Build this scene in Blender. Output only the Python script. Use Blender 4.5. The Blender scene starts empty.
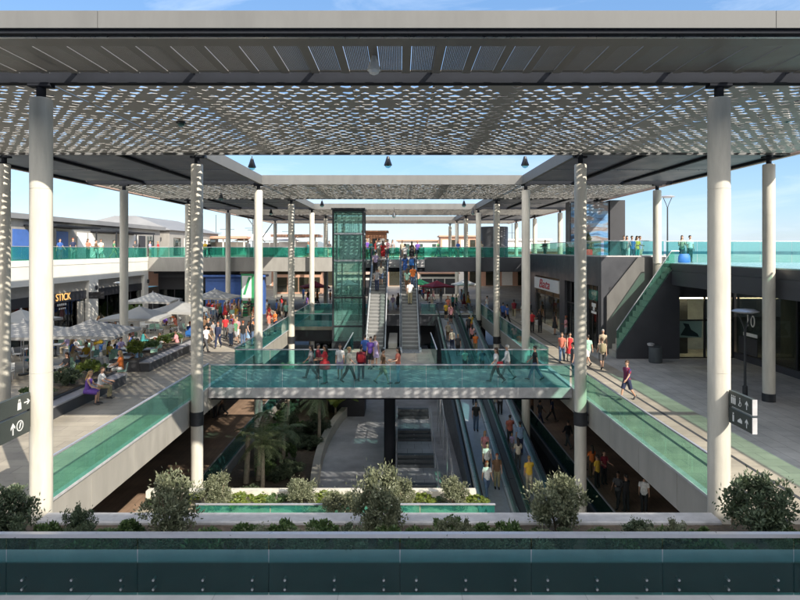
import bpy, bmesh, math, random
from mathutils import Vector, Matrix
random.seed(11)
SC = bpy.context.scene
COL = SC.collection
EZ = 6.7                       # eye height above the middle level (z = 0)
PI = math.pi

def at(px, py, z):             # photo pixel (800x600) on a level z -> X, Y
    Y = 600.0 * (EZ - z) / (py - 250.0)
    return (px - 400.0) * Y / 600.0, Y

# ------------------------------------------------------------------ mesh builder
class MB:
    def __init__(s):
        s.v = []; s.f = []; s.m = []; s.cur = 0
    def add(s, vs, fs):
        o = len(s.v); s.v += [tuple(p) for p in vs]
        for f in fs:
            s.f.append(tuple(i + o for i in f)); s.m.append(s.cur)
        return s
    def box(s, x0, x1, y0, y1, z0, z1):
        if x0 > x1: x0, x1 = x1, x0
        if y0 > y1: y0, y1 = y1, y0
        if z0 > z1: z0, z1 = z1, z0
        return s.add([(x0,y0,z0),(x1,y0,z0),(x1,y1,z0),(x0,y1,z0),(x0,y0,z1),(x1,y0,z1),(x1,y1,z1),(x0,y1,z1)],
                     [(3,2,1,0),(4,5,6,7),(0,1,5,4),(1,2,6,5),(2,3,7,6),(3,0,4,7)])
    def bar(s, a, b, w, h, up=(0,0,1)):      # box along a->b, w sideways, h along up
        a = Vector(a); b = Vector(b); d = (b - a).normalized(); u = Vector(up)
        r = d.cross(u)
        if r.length < 1e-6: r = d.cross(Vector((1,0,0)))
        r.normalize(); u = r.cross(d).normalized()
        r *= w / 2; u *= h / 2
        vs = [a-r-u, a+r-u, b+r-u, b-r-u, a-r+u, a+r+u, b+r+u, b-r+u]
        return s.add(vs, [(3,2,1,0),(4,5,6,7),(0,1,5,4),(1,2,6,5),(2,3,7,6),(3,0,4,7)])
    def tube(s, pts, rads, n=8, flat=1.0, cap=True):
        pts = [Vector(p) for p in pts]
        if not isinstance(rads, (list, tuple)): rads = [rads] * len(pts)
        vs = []; fs = []; prev = None
        for i, p in enumerate(pts):
            if i == 0: d = pts[1] - p
            elif i == len(pts) - 1: d = p - pts[i-1]
            else: d = (pts[i+1] - p).normalized() + (p - pts[i-1]).normalized()
            d.normalize()
            if prev is None:
                r = d.cross(Vector((0,1,0)))
                if r.length < .1: r = d.cross(Vector((1,0,0)))
            else:
                r = prev - d * prev.dot(d)
            r.normalize(); prev = r; u = d.cross(r)
            for k in range(n):
                a = 2 * PI * k / n
                vs.append(p + rads[i] * (math.cos(a) * r + flat * math.sin(a) * u))
        for i in range(len(pts) - 1):
            for k in range(n):
                fs.append((i*n+k, i*n+(k+1) % n, (i+1)*n+(k+1) % n, (i+1)*n+k))
        if cap:
            fs.append(tuple(range(n-1, -1, -1))); fs.append(tuple((len(pts)-1)*n + k for k in range(n)))
        return s.add(vs, fs)
    def cyl(s, x, y, z0, z1, r, n=20, r1=None):
        return s.lathe(x, y, [(r, z0), (r if r1 is None else r1, z1)], n)
    def lathe(s, x, y, prof, n=20):
        vs = []; fs = []
        for (r, z) in prof:
            for k in range(n):
                a = 2*PI*k/n
                vs.append((x + r*math.cos(a), y + r*math.sin(a), z))
        for i in range(len(prof)-1):
            for k in range(n):
                fs.append((i*n+k, i*n+(k+1) % n, (i+1)*n+(k+1) % n, (i+1)*n+k))
        fs.append(tuple(range(n-1,-1,-1))); fs.append(tuple((len(prof)-1)*n+k for k in range(n)))
        return s.add(vs, fs)
    def loft(s, rings, n=12):                 # rings: (cx,cy,cz,hx,hy)
        vs = []; fs = []
        for (cx, cy, cz, hx, hy) in rings:
            for k in range(n):
                a = 2*PI*k/n
                vs.append((cx + hx*math.cos(a), cy + hy*math.sin(a), cz))
        for i in range(len(rings)-1):
            for k in range(n):
                fs.append((i*n+k, i*n+(k+1) % n, (i+1)*n+(k+1) % n, (i+1)*n+k))
        fs.append(tuple(range(n-1,-1,-1))); fs.append(tuple((len(rings)-1)*n+k for k in range(n)))
        return s.add(vs, fs)
    def prism(s, poly, axis, a0, a1):         # poly of 2D points; axis 'x': (y,z), 'y': (x,z), 'z': (x,y)
        def P(p, a):
            return {'x': (a, p[0], p[1]), 'y': (p[0], a, p[1]), 'z': (p[0], p[1], a)}[axis]
        n = len(poly)
        vs = [P(p, a0) for p in poly] + [P(p, a1) for p in poly]
        fs = [tuple(range(n-1,-1,-1)), tuple(range(n, 2*n))] + [(i, (i+1) % n, n+(i+1) % n, n+i) for i in range(n)]
        return s.add(vs, fs)
    def mesh(s, name, mats, off=(0,0,0), smooth=False, fix=True):
        me = bpy.data.meshes.new(name)
        ox, oy, oz = off
        me.from_pydata([(x-ox, y-oy, z-oz) for (x,y,z) in s.v], [], s.f)
        for mm in (mats if isinstance(mats, (list, tuple)) else [mats]): me.materials.append(mm)
        if any(s.m): me.polygons.foreach_set('material_index', s.m)
        if fix:
            bm = bmesh.new(); bm.from_mesh(me); bmesh.ops.recalc_face_normals(bm, faces=bm.faces); bm.to_mesh(me); bm.free()
        if smooth:
            me.polygons.foreach_set('use_smooth', [True]*len(me.polygons))
            me.set_sharp_from_angle(angle=math.radians(40))
        me.update()
        return me
    def build(s, name, mats, parent=None, origin=None, smooth=False, fix=True):
        """world coordinates in; origin = where the object's own origin sits"""
        if parent is not None: origin = WPOS.get(parent.name, (0,0,0))
        elif origin is None: origin = (0,0,0)
        ob = bpy.data.objects.new(name, s.mesh(name, mats, origin, smooth, fix))
        COL.objects.link(ob)
        if parent is not None: ob.parent = parent; WPOS[ob.name] = origin
        else: ob.location = origin; WPOS[ob.name] = tuple(origin)
        return ob
WPOS = {}

def tag(o, label=None, cat=None, group=None, kind=None):
    if label: o['label'] = label
    if cat: o['category'] = cat
    if group: o['group'] = group
    if kind: o['kind'] = kind
    return o
def thing(name, loc, label, cat, group=None):
    o = bpy.data.objects.new(name, None); COL.objects.link(o); o.location = loc; o.empty_display_size = .2
    WPOS[o.name] = tuple(loc)
    return tag(o, label, cat, group)
def structure(mb, name, m, smooth=False):
    return tag(mb.build(name, m, smooth=smooth), kind='structure')
KIDS = {}
def copy_tree(o, loc=None, rz=None, sc=None, label=None, parent=None):
    c = o.copy(); COL.objects.link(c)
    if parent is not None: c.parent = parent
    if loc is not None: c.location = loc
    if rz is not None: c.rotation_euler = (0,0,rz)
    if sc is not None: c.scale = (sc,sc,sc) if not isinstance(sc, tuple) else sc
    if label: c['label'] = label
    for ch in list(o.children): copy_tree(ch, parent=c)
    return c

# ------------------------------------------------------------------ materials
def nodes(name):
    m = bpy.data.materials.new(name); m.use_nodes = True
    nt = m.node_tree; nt.nodes.clear()
    out = nt.nodes.new('ShaderNodeOutputMaterial')
    return m, nt, out
def mat(name, col, rough=.6, metal=0., var=.12, scale=3., bump=0., bscale=60., spec=.5, emit=None, estr=0., stretch=None):
    m, nt, out = nodes(name); N = nt.nodes; L = nt.links
    b = N.new('ShaderNodeBsdfPrincipled'); L.new(b.outputs[0], out.inputs[0])
    b.inputs['Roughness'].default_value = rough; b.inputs['Metallic'].default_value = metal
    b.inputs['Specular IOR Level'].default_value = spec
    b.inputs['Base Color'].default_value = (*col, 1)
    if var > 0 or bump > 0:
        g = N.new('ShaderNodeNewGeometry')
    if var > 0:
        n = N.new('ShaderNodeTexNoise'); n.inputs['Scale'].default_value = scale; n.inputs['Detail'].default_value = 6; n.inputs['Roughness'].default_value = .62
        pv = g.outputs['Position']
        if stretch:
            mp = N.new('ShaderNodeMapping'); mp.inputs['Scale'].default_value = stretch; L.new(pv, mp.inputs[0]); pv = mp.outputs[0]
        L.new(pv, n.inputs['Vector'])
        r = N.new('ShaderNodeMapRange'); r.inputs[1].default_value = .3; r.inputs[2].default_value = .7
        r.inputs[3].default_value = 1 - var; r.inputs[4].default_value = 1 + var
        L.new(n.outputs[0], r.inputs[0])
        mx = N.new('ShaderNodeVectorMath'); mx.operation = 'SCALE'; mx.inputs[0].default_value = col
        L.new(r.outputs[0], mx.inputs['Scale']); L.new(mx.outputs[0], b.inputs['Base Color'])
        r2 = N.new('ShaderNodeMapRange'); r2.inputs[1].default_value = .3; r2.inputs[2].default_value = .7
        r2.inputs[3].default_value = max(0.03, rough - .1); r2.inputs[4].default_value = min(1, rough + .1)
        L.new(n.outputs[0], r2.inputs[0]); L.new(r2.outputs[0], b.inputs['Roughness'])
    if bump > 0:
        n2 = N.new('ShaderNodeTexNoise'); n2.inputs['Scale'].default_value = bscale; n2.inputs['Detail'].default_value = 4
        L.new(g.outputs['Position'], n2.inputs['Vector'])
        bp = N.new('ShaderNodeBump'); bp.inputs['Strength'].default_value = bump; bp.inputs['Distance'].default_value = .02
        L.new(n2.outputs[0], bp.inputs['Height']); L.new(bp.outputs[0], b.inputs['Normal'])
    if emit:
        b.inputs['Emission Color'].default_value = (*emit, 1); b.inputs['Emission Strength'].default_value = estr
    return m
def paving(name, c1, c2, bw, rh, mortar, mcol, rough=.7, rot=0., var=.1):
    m, nt, out = nodes(name); N = nt.nodes; L = nt.links
    b = N.new('ShaderNodeBsdfPrincipled'); L.new(b.outputs[0], out.inputs[0]); b.inputs['Roughness'].default_value = rough
    g = N.new('ShaderNodeNewGeometry')
    mp = N.new('ShaderNodeMapping'); mp.inputs['Rotation'].default_value = (0,0,rot); L.new(g.outputs['Position'], mp.inputs['Vector'])
    br = N.new('ShaderNodeTexBrick'); L.new(mp.outputs[0], br.inputs['Vector'])
    br.inputs['Scale'].default_value = 1; br.inputs['Brick Width'].default_value = bw; br.inputs['Row Height'].default_value = rh
    br.inputs['Mortar Size'].default_value = mortar; br.inputs['Color1'].default_value = (*c1,1); br.inputs['Color2'].default_value = (*c2,1); br.inputs['Mortar'].default_value = (*mcol,1)
    n = N.new('ShaderNodeTexNoise'); n.inputs['Scale'].default_value = .7; n.inputs['Detail'].default_value = 8; n.inputs['Roughness'].default_value = .65
    L.new(g.outputs['Position'], n.inputs['Vector'])
    r = N.new('ShaderNodeMapRange'); r.inputs[1].default_value = .3; r.inputs[2].default_value = .7; r.inputs[3].default_value = 1-1.6*var; r.inputs[4].default_value = 1+1.4*var
    L.new(n.outputs[0], r.inputs[0])
    vo = N.new('ShaderNodeTexVoronoi'); vo.inputs['Scale'].default_value = 1.1; L.new(g.outputs['Position'], vo.inputs['Vector'])
    vr = N.new('ShaderNodeMapRange'); vr.inputs[1].default_value = .03; vr.inputs[2].default_value = .06; vr.inputs[3].default_value = .62; vr.inputs[4].default_value = 1; L.new(vo.outputs['Distance'], vr.inputs[0])
    n2 = N.new('ShaderNodeTexNoise'); n2.inputs['Scale'].default_value = .16; n2.inputs['Detail'].default_value = 5; n2.inputs['Distortion'].default_value = 1.2; L.new(g.outputs['Position'], n2.inputs['Vector'])
    r2 = N.new('ShaderNodeMapRange'); r2.inputs[1].default_value = .36; r2.inputs[2].default_value = .62; r2.inputs[3].default_value = .84; r2.inputs[4].default_value = 1.06; L.new(n2.outputs[0], r2.inputs[0])
    q1 = N.new('ShaderNodeMath'); q1.operation = 'MULTIPLY'; L.new(r.outputs[0], q1.inputs[0]); L.new(vr.outputs[0], q1.inputs[1])
    q2 = N.new('ShaderNodeMath'); q2.operation = 'MULTIPLY'; L.new(q1.outputs[0], q2.inputs[0]); L.new(r2.outputs[0], q2.inputs[1])
    mx = N.new('ShaderNodeVectorMath'); mx.operation = 'SCALE'; L.new(br.outputs['Color'], mx.inputs[0]); L.new(q2.outputs[0], mx.inputs['Scale'])
    L.new(mx.outputs[0], b.inputs['Base Color'])
    return m
def glass(name, tint, ior=1.45, rough=.02, body=None, bodyf=0.):
    m, nt, out = nodes(name); N = nt.nodes; L = nt.links
    t = N.new('ShaderNodeBsdfTransparent'); t.inputs[0].default_value = (*tint, 1)
    g = N.new('ShaderNodeBsdfGlossy'); g.inputs['Roughness'].default_value = rough
    lw = N.new('ShaderNodeLayerWeight'); lw.inputs[0].default_value = .5
    pw = N.new('ShaderNodeMath'); pw.operation = 'POWER'; pw.inputs[1].default_value = 4.5; L.new(lw.outputs['Facing'], pw.inputs[0])
    r0 = ((ior-1)/(ior+1))**2
    fr = N.new('ShaderNodeMath'); fr.operation = 'MULTIPLY_ADD'; fr.inputs[1].default_value = .75; fr.inputs[2].default_value = r0; L.new(pw.outputs[0], fr.inputs[0])
    mx = N.new('ShaderNodeMixShader'); L.new(fr.outputs[0], mx.inputs[0])
    src = t.outputs[0]
    if body:
        d = N.new('ShaderNodeBsdfDiffuse'); d.inputs[0].default_value = (*body, 1)
        m2 = N.new('ShaderNodeMixShader')
        gg = N.new('ShaderNodeNewGeometry'); gm = N.new('ShaderNodeMapping'); gm.inputs['Scale'].default_value = (.8, .8, .35); L.new(gg.outputs['Position'], gm.inputs[0])
        gn = N.new('ShaderNodeTexNoise'); gn.inputs['Scale'].default_value = 1.9; gn.inputs['Detail'].default_value = 7; gn.inputs['Roughness'].default_value = .7; L.new(gm.outputs[0], gn.inputs['Vector'])
        gr = N.new('ShaderNodeMapRange'); gr.inputs[1].default_value = .32; gr.inputs[2].default_value = .72; gr.inputs[3].default_value = bodyf*.35; gr.inputs[4].default_value = bodyf*1.9; L.new(gn.outputs[0], gr.inputs[0]); L.new(gr.outputs[0], m2.inputs[0])
        L.new(t.outputs[0], m2.inputs[1]); L.new(d.outputs[0], m2.inputs[2]); src = m2.outputs[0]
    L.new(src, mx.inputs[1]); L.new(g.outputs[0], mx.inputs[2]); L.new(mx.outputs[0], out.inputs[0])
    return m
def leafmat(name, c1, c2, trans=.25, rough=.5):
    m, nt, out = nodes(name); N = nt.nodes; L = nt.links
    g = N.new('ShaderNodeNewGeometry')
    rp = N.new('ShaderNodeValToRGB'); rp.color_ramp.elements[0].color = (*c1,1); rp.color_ramp.elements[1].color = (*c2,1)
    L.new(g.outputs['Random Per Island'], rp.inputs[0])
    b = N.new('ShaderNodeBsdfPrincipled'); b.inputs['Roughness'].default_value = rough; L.new(rp.outputs[0], b.inputs['Base Color'])
    t = N.new('ShaderNodeBsdfTranslucent'); L.new(rp.outputs[0], t.inputs[0])
    mx = N.new('ShaderNodeMixShader'); mx.inputs[0].default_value = trans
    L.new(b.outputs[0], mx.inputs[1]); L.new(t.outputs[0], mx.inputs[2]); L.new(mx.outputs[0], out.inputs[0])
    return m

M = {}
M['concrete'] = mat('concrete', (.50,.47,.41), .75, var=.10, scale=1.6, bump=.15, bscale=25)
M['concrete_pale'] = mat('concrete_pale', (.60,.565,.49), .7, var=.17, scale=3.5, stretch=(1,1,.16), bump=.12, bscale=30)
M['coping'] = mat('coping', (.50,.49,.50), .6, var=.15, scale=5, bump=.1)
M['riser'] = mat('riser', (.17,.17,.17), .5, var=.1)
M['white_render'] = mat('white_render', (.84,.82,.76), .8, var=.04, scale=.8, bump=.1, bscale=90)
M['stone_pale'] = paving('stone_pale', (.62,.61,.60), (.57,.56,.56), 2.4, .8, .01, (.4,.4,.4))
M['grey_clad'] = mat('grey_clad', (.30,.285,.265), .55, var=.14, scale=1.6, stretch=(1,1,.3))
M['beige_clad'] = mat('beige_clad', (.40,.375,.335), .5, var=.14, scale=1.6, stretch=(1,1,.3))
M['dark_clad'] = mat('dark_clad', (.060,.062,.072), .42, var=.12, scale=1.0)
M['dark_metal'] = mat('dark_metal', (.05,.053,.06), .38, metal=.5, var=.12, scale=4)
M['steel'] = mat('steel', (.55,.56,.58), .32, metal=.9, var=.08, scale=6)
M['rail_metal'] = mat('rail_metal', (.62,.62,.66), .35, metal=.55, var=.05, scale=5)
M['fascia'] = mat('fascia', (.15,.15,.148), .6, spec=.2, var=.10, scale=2.0, stretch=(1,1,.3))
M['fascia_warm'] = mat('fascia_warm', (.60,.43,.36), .55, var=.06, scale=1.2)
M['lattice'] = mat('lattice', (.315,.30,.28), .5, metal=.1, var=.15, scale=2.2)
M['louvre'] = mat('louvre', (.22,.205,.185), .45, metal=.3, var=.1, scale=1.5)
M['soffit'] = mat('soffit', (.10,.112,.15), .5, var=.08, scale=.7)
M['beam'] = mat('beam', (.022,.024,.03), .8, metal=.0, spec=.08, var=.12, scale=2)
M['asphalt'] = mat('asphalt', (.12,.12,.125), .85, var=.25, scale=.9, bump=.4, bscale=70)
M['court'] = mat('court', (.48,.48,.50), .8, var=.28, scale=.55, bump=.3, bscale=40)
M['soil'] = mat('soil', (.12,.092,.065), .9, var=.4, scale=8, bump=.6, bscale=50)
M['pale_soil'] = mat('pale_soil', (.34,.29,.22), .9, var=.3, scale=6, bump=.5, bscale=60)
M['sea'] = mat('sea', (.012,.06,.08), .6, var=.2, scale=.02, bump=.3, bscale=1.5)
M['paving'] = paving('paving', (.41,.365,.295), (.355,.315,.26), 1.8, .6, .014, (.25,.23,.2), rot=0, var=.14)
M['paving_grey'] = paving('paving_grey', (.52,.50,.475), (.46,.445,.43), 1.2, .6, .010, (.25,.24,.235), rot=PI/2, var=.15)
M['paving_bridge'] = paving('paving_bridge', (.42,.42,.39), (.36,.36,.34), 1.2, .6, .012, (.22,.22,.2))
M['paving_upper'] = paving('paving_upper', (.45,.42,.37), (.40,.37,.33), 1.2, 1.2, .01, (.25,.23,.2))
M['tile_brown'] = paving('tile_brown', (.40,.27,.19), (.34,.23,.165), 1.2, .3, .006, (.12,.08,.06), rough=.4, rot=PI/2, var=.18)
M['tile_dark'] = paving('tile_dark', (.46,.48,.52), (.41,.43,.46), .9, .9, .01, (.08,.08,.09), rough=.55)
M['wall_brown'] = mat('wall_brown', (.20,.13,.09), .6, var=.2, scale=1)
M['glass_rail'] = glass('glass_rail', (.66,.905,.82), body=(.20,.46,.40), bodyf=.08)
M['glass_bridge'] = glass('glass_bridge', (.58,.86,.85), body=(.09,.33,.35), bodyf=.09)
M['glass_far'] = glass('glass_far', (.48,.82,.74), body=(.08,.40,.35), bodyf=.15)
M['glass_front'] = glass('glass_front', (.53,.77,.77), body=(.04,.10,.105), bodyf=.06)
M['glass_lift'] = glass('glass_lift', (.82,.94,.90), body=(.26,.52,.47), bodyf=.17)
M['glass_shop'] = glass('glass_shop', (.55,.62,.62), ior=1.7)
M['glass_clear'] = glass('glass_clear', (.80,.9,.88))
M['rubber'] = mat('rubber', (.02,.02,.022), .5, var=0)
M['step'] = mat('step', (.40,.395,.385), .45, metal=.3, var=.15, scale=8)
M['belt'] = mat('belt', (.36,.40,.46), .45, metal=.35, var=.12, scale=5)
M['esc_side'] = mat('esc_side', (.66,.67,.70), .35, metal=.35, var=.08, scale=3)
M['esc_dark'] = mat('esc_dark', (.08,.09,.10), .35, metal=.4, var=.1, scale=3)
M['canvas'] = mat('canvas', (.35,.345,.335), .85, var=.05, scale=2)
M['white_paint'] = mat('white_paint', (.74,.74,.73), .5, var=.05)
M['sign_board'] = mat('sign_board', (.05,.06,.056), .5, var=.06)
M['sign_white'] = mat('sign_white', (.78,.78,.76), .5, var=0)
M['sign_red'] = mat('sign_red', (.52,.03,.05), .5, var=0)
M['sign_amber'] = mat('sign_amber', (.75,.42,.12), .5, var=0, emit=(1,.55,.18), estr=.5)
M['blue_panel'] = mat('blue_panel', (.06,.14,.42), .5, var=.1)
M['green_panel'] = mat('green_panel', (.04,.30,.12), .5, var=.1)
M['bin'] = mat('bin', (.09,.105,.115), .5, var=.15, scale=5)
M['planter_side'] = mat('planter_side', (.055,.056,.062), .6, var=.12, scale=2)
M['planter_top'] = mat('planter_top', (.36,.35,.37), .65, var=.08, scale=2)
M['brick_far'] = mat('brick_far', (.34,.17,.10), .8, var=.15, scale=.8)
M['salmon'] = mat('salmon', (.46,.27,.19), .8, var=.12, scale=.5)
M['far_white'] = mat('far_white', (.72,.70,.66), .8, var=.05)
M['roof_grey'] = mat('roof_grey', (.20,.20,.205), .7, var=.1, scale=.6)
M['shop_dark'] = mat('shop_dark', (.030,.030,.036), .6, var=.2)
M['shop_warm'] = mat('shop_warm', (.45,.26,.12), .7, var=.5, scale=2.2)
M['shop_lamp_or_fill'] = mat('shop_lamp_or_fill', (.9,.8,.6), .5, var=0, emit=(1,.72,.42), estr=6.)
M['red_fabric'] = mat('red_fabric', (.55,.03,.04), .7, var=.08)
M['blue_fabric'] = mat('blue_fabric', (.03,.16,.50), .6, var=.1, scale=6)
M['wood'] = mat('wood', (.42,.25,.11), .55, var=.2, scale=5)
M['bark'] = mat('bark', (.16,.12,.08), .9, var=.3, scale=9, bump=.6, bscale=40)
M['bark_pale'] = mat('bark_pale', (.34,.29,.22), .85, var=.25, scale=9, bump=.5, bscale=40)
M['leaf_grey'] = leafmat('leaf_grey', (.12,.14,.08), (.29,.30,.19))
M['leaf_green'] = leafmat('leaf_green', (.05,.095,.035), (.14,.21,.07))
M['leaf_dark'] = leafmat('leaf_dark', (.055,.085,.05), (.16,.20,.115))
M['leaf_lime'] = leafmat('leaf_lime', (.10,.16,.03), (.26,.30,.06), trans=.35)
M['leaf_palm'] = leafmat('leaf_palm', (.10,.15,.07), (.28,.33,.17))
# ------------------------------------------------------------------ people
def clothmat(name, c, r=.85): return mat('cloth_' + name, c, r, var=.22, scale=11, bump=.5, bscale=22)
CL = {k: clothmat(k, c) for k, c in {
 'white': (.74,.73,.71), 'black': (.018,.018,.02), 'navy': (.022,.03,.075), 'blue': (.04,.11,.36), 'sky': (.28,.42,.60), 'red': (.50,.03,.035),
 'maroon': (.20,.02,.035), 'pink': (.62,.28,.30), 'salmon': (.60,.18,.12), 'orange': (.70,.18,.04), 'yellow': (.72,.46,.05), 'green': (.10,.26,.13),
 'mint': (.35,.58,.46), 'beige': (.48,.40,.29), 'brown': (.16,.09,.05), 'grey': (.26,.26,.27), 'charcoal': (.07,.07,.075), 'purple': (.15,.07,.36),
 'lilac': (.42,.34,.52), 'khaki': (.30,.26,.16), 'denim': (.09,.14,.24), 'teal': (.04,.25,.26), 'cream': (.66,.60,.48)}.items()}
def striped(c1, c2):
    m, nt, out = nodes('cloth_striped'); N = nt.nodes; L = nt.links
    p = N.new('ShaderNodeBsdfPrincipled'); p.inputs['Roughness'].default_value = .8; L.new(p.outputs[0], out.inputs[0])
    tc = N.new('ShaderNodeTexCoord'); w = N.new('ShaderNodeTexWave'); w.bands_direction = 'X'; w.inputs['Scale'].default_value = 4.2; w.inputs['Distortion'].default_value = .4; L.new(tc.outputs['Object'], w.inputs['Vector'])
    r = N.new('ShaderNodeValToRGB'); r.color_ramp.elements[0].color = (*c1,1); r.color_ramp.elements[1].color = (*c2,1); r.color_ramp.elements[0].position = .45; r.color_ramp.elements[1].position = .55
    L.new(w.outputs['Fac'], r.inputs[0]); L.new(r.outputs[0], p.inputs['Base Color']); return m
CL['striped'] = striped((.02,.035,.12), (.30,.02,.05))
SKIN = [mat('skin_a', (.50,.30,.21), .55, var=.05, scale=9), mat('skin_b', (.40,.22,.14), .55, var=.05, scale=9), mat('skin_c', (.20,.11,.07), .55, var=.05, scale=9)]
HAIRM = {'dark': mat('hair_dark', (.018,.013,.010), .5, var=.2, scale=30), 'brown': mat('hair_brown', (.075,.04,.02), .5, var=.2, scale=30),
         'fair': mat('hair_fair', (.36,.23,.10), .5, var=.2, scale=30), 'red': mat('hair_red', (.26,.07,.025), .5, var=.2, scale=30), 'grey': mat('hair_grey', (.38,.37,.35), .6, var=.2, scale=30)}
SHOE = {'dark': mat('shoe_dark', (.025,.025,.028), .5, var=0), 'pale': mat('shoe_pale', (.6,.6,.58), .6, var=0)}

def rad(a): return math.radians(a)
def person_meshes(legs, arms, top, bottom, hair, lean=0., slim=1.0, sit=False):
    """legs/arms: two tuples each (left,right). leg (hip,knee) arm (fwd,abduct,elbow) in degrees; facing +Y"""
    ln = rad(lean); U = Vector((0, math.sin(ln), math.cos(ln))); FW = Vector((0, math.cos(ln), -math.sin(ln)))
    hip = Vector((0,0,.92)); J = []
    low = 9
    for s, (a, b) in zip((-1, 1), legs):
        a = rad(a); b = rad(b)
        h = hip + Vector((.088*s, 0, -.02))
        k = h + .43*Vector((0, math.sin(a), -math.cos(a)))
        n = k + .42*Vector((0, math.sin(a-b), -math.cos(a-b)))
        t = max(-.9, min(.5, (a-b)*.8))
        fd = Vector((0, math.cos(t), math.sin(t) if not sit else 0)); fu = Vector((0, -math.sin(t), math.cos(t)))
        heel = n - fd*.05 - fu*.055; toe = n + fd*.17 - fu*.065
        low = min(low, heel.z - .022, toe.z - .022)
        J.append((h, k, n, heel, toe, s))
    dz = Vector((0,0,-low))
    hip = hip + dz
    J = [(h+dz, k+dz, n+dz, he+dz, to+dz, s) for (h,k,n,he,to,s) in J]
    def T(t, hx, hy, fwd=0.):
        c = hip + U*t + FW*fwd
        return (c.x, c.y, c.z, hx*slim, hy)
    body = MB()
    body.loft([T(-.10,.10,.08), T(-.05,.155,.105), T(.03,.165,.11), T(.13,.145,.10), T(.25,.145,.10), T(.37,.168,.112), T(.46,.172,.10), T(.52,.125,.075), T(.555,.06,.058), T(.60,.050,.054), T(.66,.050,.055,.01)], 14)
    # head
    body.loft([T(.615,.030,.035,.030), T(.635,.050,.060,.026), T(.67,.062,.078,.016), T(.72,.072,.092,.006), T(.77,.075,.098,0), T(.81,.064,.086,-.006), T(.838,.036,.052,-.01), T(.846,.01,.015,-.01)], 14)
    hc = hip + U*.71
    body.tube([hc + FW*.085 + U*.025, hc + FW*.112 - U*.010, hc + FW*.095 - U*.022], [.010,.016,.010], 6)
    for s in (-1, 1):
        body.tube([hc + Vector((.066*s,0,0)) + U*.02, hc + Vector((.085*s,-.008,0)) - U*.018], [.018,.014], 6)
    hands = []; AR = []
    for s, (a, c, e) in zip((-1, 1), arms):
        a = rad(a); c = rad(c); e = rad(e)
        sh = hip + U*.475 + Vector((.168*s*slim, 0, 0))
        d1 = Vector((s*math.sin(c), math.sin(a)*math.cos(c), -math.cos(a)*math.cos(c)))
        d2 = Vector((s*math.sin(c)*.35, math.sin(a+e), -math.cos(a+e))).normalized()
        el = sh + d1*.28; wr = el + d2*.25; pa = wr + d2*.09
        body.tube([sh - d1*.02, sh + d1*.08, el, el + d2*.06, wr, wr + d2*.05, pa], [.050,.050,.040,.038,.027,.034,.030], 9, cap=True)
        AR.append((sh, d1, el, d2, wr, s)); hands.append((wr, pa, d2, s))
    for (h, k, n, he, to, s) in J:
        m1 = h.lerp(k, .45); calf = k.lerp(n, .3)
        body.tube([h + (h-k)*.08, h, m1, k, calf, k.lerp(n,.7), n, n - Vector((0,0,.03))], [.075,.082,.072,.052,.053,.038,.034,.036], 10)
    o = bpy.data.objects.new('tmp', body.mesh('tmp', SKIN[0])); COL.objects.link(o)
    r = o.modifiers.new('r', 'REMESH'); r.mode = 'VOXEL'; r.voxel_size = .02; r.use_smooth_shade = True
    sm = o.modifiers.new('s', 'SMOOTH'); sm.iterations = 2; sm.factor = .4
    dg = bpy.context.evaluated_depsgraph_get(); ev = o.evaluated_get(dg)
    me = bpy.data.meshes.new_from_object(ev); bpy.data.objects.remove(o)
    # fingers, shoes, eyes joined to the body
    ex = MB()
    for (wr, pa, d, s) in hands:
        side = Vector((0,1,0)) - d*d.y
        if side.length < .2: side = Vector((0,0,1)) - d*d.z
        side.normalize(); curl = Vector((-s, 0, 0))
        for q, (off, ln_) in enumerate(((-.026,.055), (-.009,.070), (.009,.075), (.026,.066))):
            p0 = pa - d*.02 + side*off
            ex.tube([p0, p0 + d*ln_*.55 + curl*.004, p0 + d*ln_ + curl*.022, p0 + d*(ln_+.016) + curl*.036], [.0095,.009,.008,.006], 5)
        p0 = wr + d*.03 + side*.022
        ex.tube([p0, p0 + side*.022 + d*.028 + curl*.006, p0 + side*.026 + d*.06 + curl*.016], [.011,.010,.007], 5)
    ex.cur = 1
    for (h, k, n, he, to, s) in J:
        mid = he.lerp(to, .55)
        ex.tube([he + (he-to)*.06 + Vector((0,0,.012)), he + Vector((0,0,.018)), mid + Vector((0,0,.02)), to, to + (to-he)*.12], [.030,.042,.046,.040,.018], 8, flat=.75)
    ex.cur = 2
    for s in (-1, 1):
        e = hc + FW*.092 + U*.018 + Vector((.030*s,0,0))
        ex.tube([e - Vector((.011,0,0)), e + Vector((.011,0,0))], .007, 5)
    m2 = ex.mesh('tmp2', [SKIN[0], SHOE['dark'], HAIRM['dark']], smooth=True)
    bm = bmesh.new(); bm.from_mesh(me)
    for f in bm.faces: f.material_index = 0; f.smooth = True
    bm.from_mesh(m2); me2 = bpy.data.meshes.new('person_body'); bm.to_mesh(me2); bm.free()
    for mm in (SKIN[0], SHOE['dark'], HAIRM['dark']): me2.materials.append(mm)
    P = {'body': me2}
    # clothes
    tp = MB(); off = .020
    if top != 'dress': 
        tp.loft([T(-.07,.168,.122), T(.0,.180,.130), T(.05,.178,.128), T(.13,.166,.122), T(.25,.166,.120), T(.37,.188,.130), T(.46,.190,.120), T(.515,.138,.094), T(.548,.078,.074)], 16)
    else:
        tp.loft([T(-.02,.182,.130), T(.05,.178,.128), T(.13,.155,.115), T(.25,.160,.116), T(.37,.186,.128), T(.46,.182,.116), T(.50,.14,.092), T(.52,.11,.085)], 16)
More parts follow.
